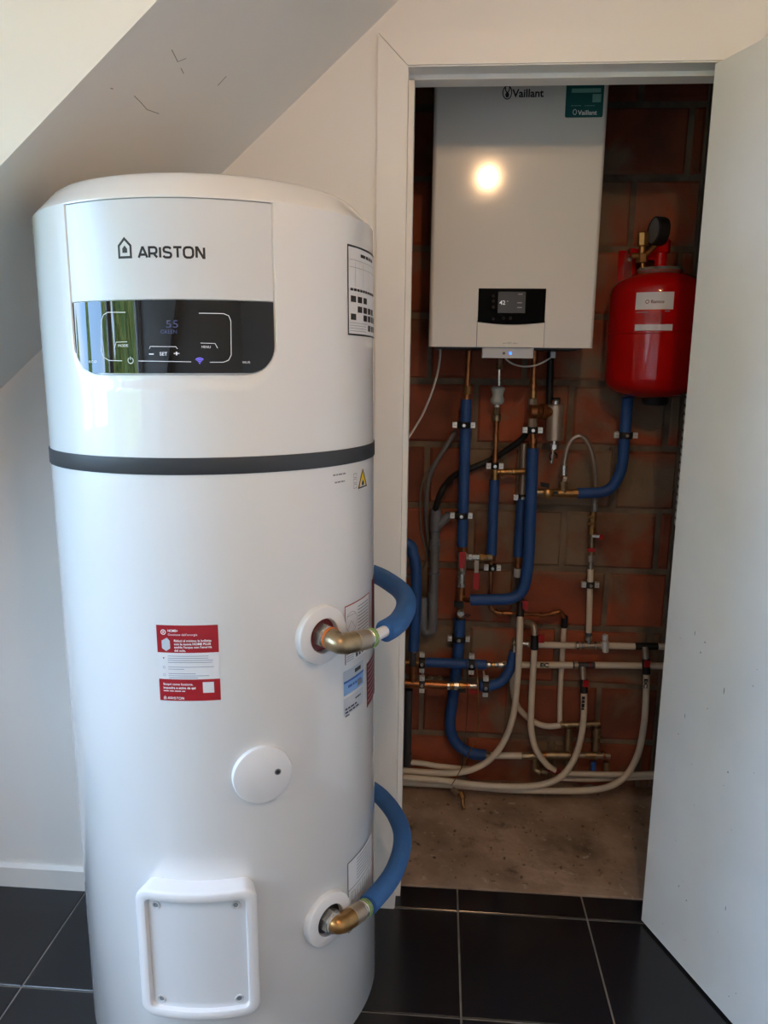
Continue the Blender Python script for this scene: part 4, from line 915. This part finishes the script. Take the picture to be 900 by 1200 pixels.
# braided hose
hp = [(661,553,.56),(661.5,542,.56),(664.5,526,.558),(670,515.5,.555),(678,511,.553),(686,515,.553),(692,526,.555),(696.5,545,.56),(697.8,562,.585),(697.5,585,.596),(696.5,596,.6)]
t = run_thing('braided_hose', [hp[-1]], 'braided steel hose arching up between the brass tee and the white riser', 'hose')
part_tube(t, 'braid', hp, .0074, 'steel', None, 12); part_cyl(t, 'ferrule', (661,545,.56), (661,557,.56), .0086, 'chrome', 12, .0006); part_cyl(t, 'ferrule', (697.3,588,.596), (696.5,599,.602), .0086, 'chrome', 12, .0006)
part_cyl(t, 'elbow_nut', (661.2,557,.56), (661,565,.56), .0078, 'copper', 8, .001); part_cyl(t, 'elbow_nut', (661.5,563,.555), (662.5,560,.545), .006, 'zinc', 8)
# brass cluster and blue pipe to the vessel
YV = .565
t = run_thing('insulated_pipe', [(680,580,YV)], 'blue insulated pipe rising from the brass tee to the red vessel')
part_tube(t, 'insulation', [(677,578,YV),(714,577,YV),(729,552,YV-.01),(735.5,466,YV-.03)], .0165, 'blue', .075, 18)
part_cyl(t, 'union_nut', (671.5,578,YV), (677.5,578,YV), .0125, 'brass', 8, .001); part_cyl(t, 'tee', (652,577.5,YV), (672,578,YV), .0112, 'brass', 12); part_cyl(t, 'tee_branch', (661,578,YV), (660.6,564,YV), .0115, 'old_brass', 8, .001); part_cyl(t, 'valve_tail', (628,577,YV), (654,577.5,YV), .0105, 'old_brass', 12)
b = MB(); c = U(642.5,578.5,YV-.028); b.lathe([(.0,.0),(.0150,.0),(.0150,.006),(.011,.009),(.0,.010)], c, (0,-1,0), n=20); b.cyl(c, c+V((0,.03,0)), .009); b.build('valve_face', 'brass', t, smooth=True, angle=35)
b = MB(); b.obox(U(650,577.5,YV-.03), (.011,0,0), (0,.003,0), (0,0,.004)); b.build('valve_lever', 'black', t); b = MB(); b.obox(U(638.5,568.5,YV-.02), (.013,0,-.002), (0,.006,0), (0,0,.006)); b.build('valve_lever', 'black', t)
# big blue pipe lower left
YD = .605
t = run_thing('insulated_pipe', [(540,884,YD)], 'wide blue insulated pipe descending behind the horizontal pipes and bending right at the floor')
part_tube(t, 'insulation', [(539,725,YD),(536.5,770,YD),(531,815,YD),(527.5,850,YD-.005),(534,870,YD-.01),(550,882,YD-.015),(569,885,YD-.015)], .0182, 'blue', None, 18)
part_cyl(t, 'union_nut', (569,885,YD-.015), (575,885.3,YD-.015), .0105, 'old_brass', 8, .001); part_cyl(t, 'valve_tail', (540,704,YP), (539.3,727,YD), .0095, 'old_brass', 12)
b = MB(); c = U(540,719.5,YP-.02); b.lathe([(.0,.002),(.008,.002),(.011,.005),(.013,.0),(.0125,-.012)], c, (0,-1,0), n=20); b.cyl(c, c+V((0,.045,0)), .008); b.build('drain_cock', 'chrome', t, smooth=True, angle=40)
b = MB(); b.tube([c+V((.014,-.006,0)), c+V((.022,-.007,.003)), c+V((.031,-.007,-.001)), c+V((.022,-.007,-.006)), c+V((.014,-.006,-.003))], .0022, 8); b.build('cap_strap', 'black', t, smooth=True); b = MB(); b.obox(U(537,708,YP-.018), (.0135,0,0), (0,.005,0), (0,0,.009)); b.build('drain_handle', 'black', t)
# lower header near the floor
YF = .585
t = run_thing('floor_header', [(600,887,YF)], 'brass and white header pipe lying low behind the white loops', 'pipe')
part_cyl(t, 'pipe', (575,885.3,YF), (612,885.5,YF), .0112, 'pipe_white'); part_cyl(t, 'valve_nut', (611,885.5,YF), (621,885.5,YF), .0125, 'old_brass', 8, .001); part_cyl(t, 'pipe', (620,885.5,YF), (636,885.5,YF), .0108, 'old_brass'); part_cyl(t, 'pipe', (640,885,YF), (667,885,YF), .0112, 'old_brass'); part_cyl(t, 'pipe', (665,885,YF), (700,885,YF), .007, 'steel'); part_cyl(t, 'end_cap', (686,885,YF), (698,885,YF), .0098, 'old_brass', 10, .001); part_cyl(t, 'end_cap', (699,885.5,YF), (715,886,YF), .0078, 'steel', 10)
for a, c in ((636,640),(668,671),(706,709)): part_cyl(t, 'ring', (a,885,YF), (c,885,YF), .0112, 'copper', 12, .0008)
part_tube(t, 'elbow', [(627,885.5,YF),(626.5,902,YF),(634,906,YF-.01)], .0105, 'old_brass', .02)
part_cyl(t, 'branch', (667,853,YF+.015), (665,888,YF+.01), .0098, 'old_brass'); part_cyl(t, 'branch', (699.5,852,YF+.015), (697.5,888,YF+.01), .0098, 'old_brass')
for xx in (667, 699.5):
    for yy in (857, 862): part_cyl(t, 'ring', (xx,yy,YF+.015), (xx-.2,yy+2.4,YF+.015), .0118, 'old_brass', 12, .0008)
part_cyl(t, 'branch', (656,849.5,YF+.015), (703,848,YF+.015), .0075, 'old_brass')
for a in (657, 663, 675, 688, 697): part_cyl(t, 'ring', (a,849.3,YF+.015), (a+3,849.2,YF+.015), .0098, 'old_brass', 12, .0008)
for xx in (666, 695.5, 711): part_cyl(t, 'foot_cap', (xx,893,YF+.01), (xx-.4,903,YF+.01), .009, ('pvc','label_dblue','old_brass')[(666,695.5,711).index(xx)], 12, .001)
t = white([(600.5,772,.625),(600.5,800,.625),(604,822,.622),(614,837,.618),(628,847,.61),(642,851,.605),(657,850,.60)], 'white loop passing behind the long pipes into the low brass branch', .0098)
t = white([(661,733,.632),(659,770,.632),(656.5,810,.63),(656,838,.625),(656.5,848,.615)], 'thin white pipe falling behind both horizontal distribution pipes', .0088); part_cyl(t, 'press_fitting', (661.2,735,.632), (661.5,722,.625), .0108, 'black', 12, .001)
t = white([(655,906,.575),(690,907,.575),(730,907.5,.575),(800,906,.575)], 'white floor pipe running right from the red joint', .0088)
t = white([(655,912,.60),(690,913.5,.60),(730,912,.60),(800,909,.60)], 'second white floor pipe lying just behind the red joint', .0078)
t = white([(408,890,.56),(480,893,.56),(515,898,.565),(545,901,.575),(556,901,.585)], 'uppermost white floor pipe at the left jamb', .0092)
# -- pipes beside the left jamb
YJ = .52
t = run_thing('insulated_pipe', [(483,762,YJ)], 'blue insulated pipe hooking out from behind the left door jamb')
part_tube(t, 'insulation', [(408,628,YJ),(474,636,YJ),(484,650,YJ),(487.5,668,YJ),(487.5,700,YJ),(486,735,YJ),(484.5,762,YJ)], .0172, 'blue', None, 18)
part_cyl(t, 'chrome_ring', (484.5,761,YJ), (484.4,764,YJ), .0085, 'chrome', 12); part_cyl(t, 'pipe', (484.4,763,YJ), (483.5,791,YJ), .0102, 'dark_pipe', 14); part_cyl(t, 'pipe', (484,780,YJ), (483.6,790,YJ), .0112, 'copper', 14, .001)
part_cyl(t, 'tee', (483.6,789,YJ), (483.4,799,YJ), .0125, 'copper', 12, .001)
part_cyl(t, 'copper_run', (408,797,YJ), (519,803,YJ), .0118, 'copper'); part_cyl(t, 'copper_joint', (509,802.4,YJ), (516,802.8,YJ), .0132, 'copper', 12, .001); part_cyl(t, 'copper_joint', (518,803,YJ), (524,803.2,YJ), .0128, 'copper', 12, .001)
for a, c, r, m_ in ((524,527,.0125,'chrome'),(527,532,.0105,'brass'),(532,538,.012,'chrome'),(538,543,.0128,'brass'),(543,550,.0085,'copper'),(550,559,.006,'chrome')): part_cyl(t, 'valve_body', (a,803.5,YJ), (c,803.8,YJ), r, m_, 10, .0008)
b = MB(); b.obox(U(556,810.5,YJ-.015), (.017,0,0), (0,.006,0), (0,0,.0045)); b.build('valve_lever', 'red_handle', t); b = MB(); b.obox(U(541,809,YJ-.014), (.013,0,0), (0,.005,0), (0,0,.005)); b.build('valve_handle', 'black', t)
for xx in (504.5, 515.5): b = MB(); p = U(xx,795.5,YJ); b.lathe([(.0,0),(.0085,0),(.0085,.006),(.004,.009),(.0,.009)], p, (0,0,1), n=14); b.build('stub_cap', 'old_brass', t, smooth=True); 
t = run_thing('insulated_pipe', [(566,806,YJ+.01)], 'blue insulated elbow pipe curving up from the brass valve towards the lower white pipe')
part_tube(t, 'insulation', [(562,804,YJ+.01),(575,803.5,YJ+.015),(588,798,YJ+.025),(597,785,YJ+.035),(602.5,764,YJ+.045)], .0160, 'blue', None, 18); part_cyl(t, 'chrome_tail', (602.5,766,YJ+.045), (603.2,751,YJ+.06), .006, 'chrome', 12); part_cyl(t, 'adapter', (603,757,YJ+.055), (603.4,748,YJ+.065), .0075, 'old_brass', 8, .001)
t = run_thing('drain_pipe', [(477,895,.56)], 'dark grey drain pipe standing on the floor at the left jamb')
part_cyl(t, 'pipe', (479,808,.56), (477,892,.56), .0128, 'dark_pipe', 16); part_cyl(t, 'socket', (477.2,882,.56), (476.8,897,.56), .0158, 'dark_pipe', 16, .002)
# -- grey PVC waste with trap
YG = .59
t = run_thing('waste_pipe', [(500,742,YG)], 'grey plastic waste pipe with a side inlet and a trap bend at its foot')
part_cyl(t, 'pipe', (510.5,597,YG), (507,740,YG), .0148, 'pvc', 18); part_cyl(t, 'socket', (510.6,596,YG), (509.8,622,YG), .0178, 'pvc', 18, .002); part_cyl(t, 'side_inlet', (511,617,YG), (528,602,YG), .0145, 'pvc', 18, .002); part_cyl(t, 'socket', (509.5,632,YG), (509,645,YG), .0172, 'pvc', 18, .002)
part_tube(t, 'trap_bend', [(507.3,694,YG),(506.8,727,YG),(503.5,739,YG),(497,739,YG),(495.5,727,YG),(495.8,700,YG+.01)], .0152, 'pvc', None, 18)
for yy in (638, 671): part_cyl(t, 'ring', (509.3-.02*(yy-638),yy,YG), (509.2-.02*(yy-638),yy+2.2,YG), .0192, 'pvc', 18, .0006)
# -- cables and hoses
def hose(name, pts, r, m_, label, cat='cable'):
    b = MB(); b.tube(spline(PX(pts)), r, 12); return tag(b.build(name, m_, smooth=True), label, cat)
hose('drain_hose', [(509.5,602,.585),(512,590,.575),(519,573,.56),(532,558,.615),(552,549,.62),(575,539,.62),(596,526,.60),(612,514,.585),(617,506,.575)], .0098, 'black', 'black rubber hose slanting down behind the blue pipes into the waste pipe', 'hose')
hose('conduit', [(533,506,.61),(524,521,.61),(512,540,.61),(503,560,.61),(500,585,.615),(500,612,.62),(502.5,640,.628),(505,655,.63)], .0075, 'grey_cable', 'grey conduit arching down the brick left of the supply pipe')
hose('conduit', [(535,503,.645),(520,525,.645),(507,545,.646),(496,562,.646),(492,590,.646),(494,625,.646),(500,650,.646),(493,668,.646),(470,678,.646)], .0035, 'grey_cable', 'thin grey cable looping beside the arched conduit')
hose('white_cable', [(516,407,.50),(515.5,420,.50),(512,440,.48),(505,463,.46),(494,488,.42),(480,511,.38),(468,528,.35)], .0032, 'cable', 'white cable hanging from the boiler down to the left jamb')
hose('white_cable', [(592,420,.44),(600,426,.44),(613,429.5,.44),(628,428,.44),(641,422,.45),(647,418,.46)], .0024, 'cable', 'white cable sagging under the boiler from the grey gateway box')
t = thing('cable_plug', U(648,421,.46), 'small white plug at the end of the sagging cable', 'plug'); b = MB(); b.obox(U(648,416,.46), (.0065,0,0), (0,.006,0), (0,0,.0085)); b.build('plug_body', 'module', t); b = MB(); b.cyl(U(648,412,.46), U(648,407,.46), .004); b.build('plug_pin', 'grey_ink', t)
hose('copper_wire', [(558,777,.535),(560,800,.485),(561,830,.47),(560.5,855,.47),(556,870,.47),(545,892,.475),(533,914,.485),(529,920,.49)], .0016, 'brass', 'thin bare copper wire dangling from the pipes to the floor', 'wire')
hose('copper_wire', [(546,776,.54),(548,800,.47),(547,840,.50),(543,880,.52),(541,900,.525)], .0009, 'ink', 'thin dark wire hanging left of the copper wire', 'wire')
t = thing('floor_drain_valve', U(541,950,.47), 'small brass drain valve lying on the concrete below the white pipes', 'valve')
zf_ = .012; b = MB(); p = U(543,938,.44); b.cyl(U(531,925,.50), U(538,931,.47), .008); b.build('tail', 'steel', t, smooth=True); b = MB(); b.cyl(U(540,928,.465), U(543,936,.45), .0092, 6, .001); b.cyl(U(542,934,.455), U(543,946,.44), .0062, 10); b.build('valve_body', 'brass', t, smooth=True, angle=35); b = MB(); p = U(543.5,946,.438); b.sphere(p, .0075, 12); b.build('valve_tip', 'brass', t, smooth=True)
# -- pipe clips
def clip(px, py, Y, r, horiz, label):
    c = U(px, py, Y); t = thing('pipe_clip', c, label, 'pipe clip', 'rubber-lined pipe clips on the brick wall')
    ax = V((1,0,0)) if horiz else V((0,0,1)); sd = V((0,0,1)) if horiz else V((1,0,0)); y = V((0,-1,0))
    b = MB(); ro = r+.0042; b.lathe([(r+.0002,-.010),(ro,-.010),(ro+.0006,-.006),(ro+.0006,.006),(ro,.010),(r+.0002,.010)], c, ax, n=26); b.build('clip_band', 'black', t, smooth=True, angle=35)
    for s in (-1, 1):
        b = MB(); e = c+sd*(s*(ro+.0065)); b.obox(e, sd*.0068, y*.0085, ax*.0082); fl_ = b.build('flange', 'zinc', t)
        b = MB(); b.cyl(e+y*.0090, e+y*.0125, .0062, 10, .001); b.build('screw', 'zinc', fl_, smooth=True, angle=35)
        b = MB(); b.obox(e+y*.0127, sd*.0030, y*.0003, ax*.0006); b.build('screw_slot', 'grey_ink', fl_)
    b = MB(); b.cyl(c+y*(ro-.001), c+y*(ro+.0035), .006, 10, .001); b.build('label_stud', 'chrome', t, smooth=True, angle=35)
    b = MB(); b.cyl(c-y*ro, V((c.x, BY-.002, c.z)), .004, 8); b.build('wall_stud', 'zinc', t, smooth=True)
for a in ((543.5,498,YP,.0168,False,'pipe clip on the straight left blue pipe just under the boiler'),
          (540.5,604,YP,.0168,False,'pipe clip on the straight left blue pipe near the grey side inlet'),
          (579.8,546,YM,.0085,False,'pipe clip on the copper just above the middle blue section'),
          (577,665,YM,.0085,False,'bright pipe clip on the thin copper below the middle blue section'),
          (624,504,YU,.0118,False,'pipe clip under the brass filter valve'),
          (612.2,583,YB,.0095,False,'pipe clip half hidden behind the thick blue bend'),
          (733,510,YV-.019,.0165,False,'pipe clip on the blue pipe below the red vessel'),
          (691.5,685,YH,.0095,False,'pipe clip on the straight white riser'),
          (537.5,748,YD,.0182,False,'pipe clip on the wide blue pipe under the drain cock'),
          (494.5,776,YL,.0158,True,'upper of two stacked pipe clips by the left jamb'),
          (494.5,801.5,YJ,.0095,True,'lower of two stacked pipe clips by the left jamb'),
          (552.5,778,YL,.0158,True,'pipe clip on the right half of the horizontal blue pipe'),
          (569,804,YJ+.012,.0160,True,'pipe clip on the blue elbow beside the red lever')): clip(*a)
# perforated corner bead on the right closet wall
b = MB(); p = U(797,480,.60)
t = thing('corner_bead', (CX1-.004, .625, .90), 'perforated metal corner bead on the right closet wall beside the door', 'corner bead')
b.box(CX1-.003, CX1-.0005, .613, .637, .90, 1.36); b.build('bead_strip', 'render', t)
for i in range(17): b = MB(); z = .93+i*.025; b.obox((CX1-.0046, .625, z), (.0016,0,0), (0,.008,.004), (0,-.001,.007)); b.build('bead_tab', 'label_white', t)

# ================================================================ OUTDOORS SEEN IN THE REFLECTIONS
gr = MB(); gr.box(-60, -3, -40, 40, -3.6, -3.5); gm = mat('lawn', srgb(66, 72, 58), .9, col2=srgb(78, 78, 62), vscale=.6); M['lawn'] = gm
struct(gr.build('ground', 'lawn'))
M['leaf'] = mat('hedge_green', srgb(122, 142, 72), .8, bump=.6, bscale=8, col2=srgb(176, 164, 78), vscale=3)
M['bark'] = mat('bark', srgb(90, 72, 56), .9, var=.3)
def cypress(x, y, h, r, label, seed):
    rnd = random.Random(seed); t = thing('cypress_tree', (x, y, -3.5), label, 'tree', 'cypress trees outside the window')
    b = MB(); b.cyl((x,y,-3.5), (x,y,-2.3), .12, 10); b.build('trunk', 'bark', t, smooth=True)
    n, m_ = 26, 30; vs = []; fs = []
    for j in range(m_+1):
        f = j/m_; rr = r*(math.sin(math.pi*min(f*1.6,.5))**.6)*(1-f)**.55 if f < 1 else 0.0
        for i in range(n):
            q = rr*(1+rnd.uniform(-.22,.22)); a = 2*math.pi*i/n; vs.append((x+q*math.cos(a), y+q*math.sin(a), -2.7+(h+2.7)*f+rnd.uniform(-.08,.08)))
    for j in range(m_):
        for i in range(n): fs.append((j*n+i, j*n+(i+1)%n, (j+1)*n+(i+1)%n, (j+1)*n+i))
    b = MB(); b.add(vs, fs); b.build('foliage', 'leaf', t)
for i, (x, y, h, r, lb) in enumerate(((-8.5,1.6,1.65,.7,'low cypress nearest the gable end of the row'),(-8.6,-.4,1.8,.65,'low rounded cypress second from the gable end'),(-8.5,-1.9,1.95,.45,'slim low cypress third from the gable end'),(-8.4,-3.4,3.0,.42,'slim medium cypress before the tall ones'),(-8.2,-6.1,5.6,.9,'first tall cypress after the slim ones'),(-8.0,-8.0,6.2,1.1,'tallest wide cypress of the row'),(-8.0,-10.2,6.0,1.2,'tall cypress next to the last in the row'),(-8.0,-12.6,5.4,1.2,'last tall cypress of the row'))): cypress(x, y, h, r, lb, i)
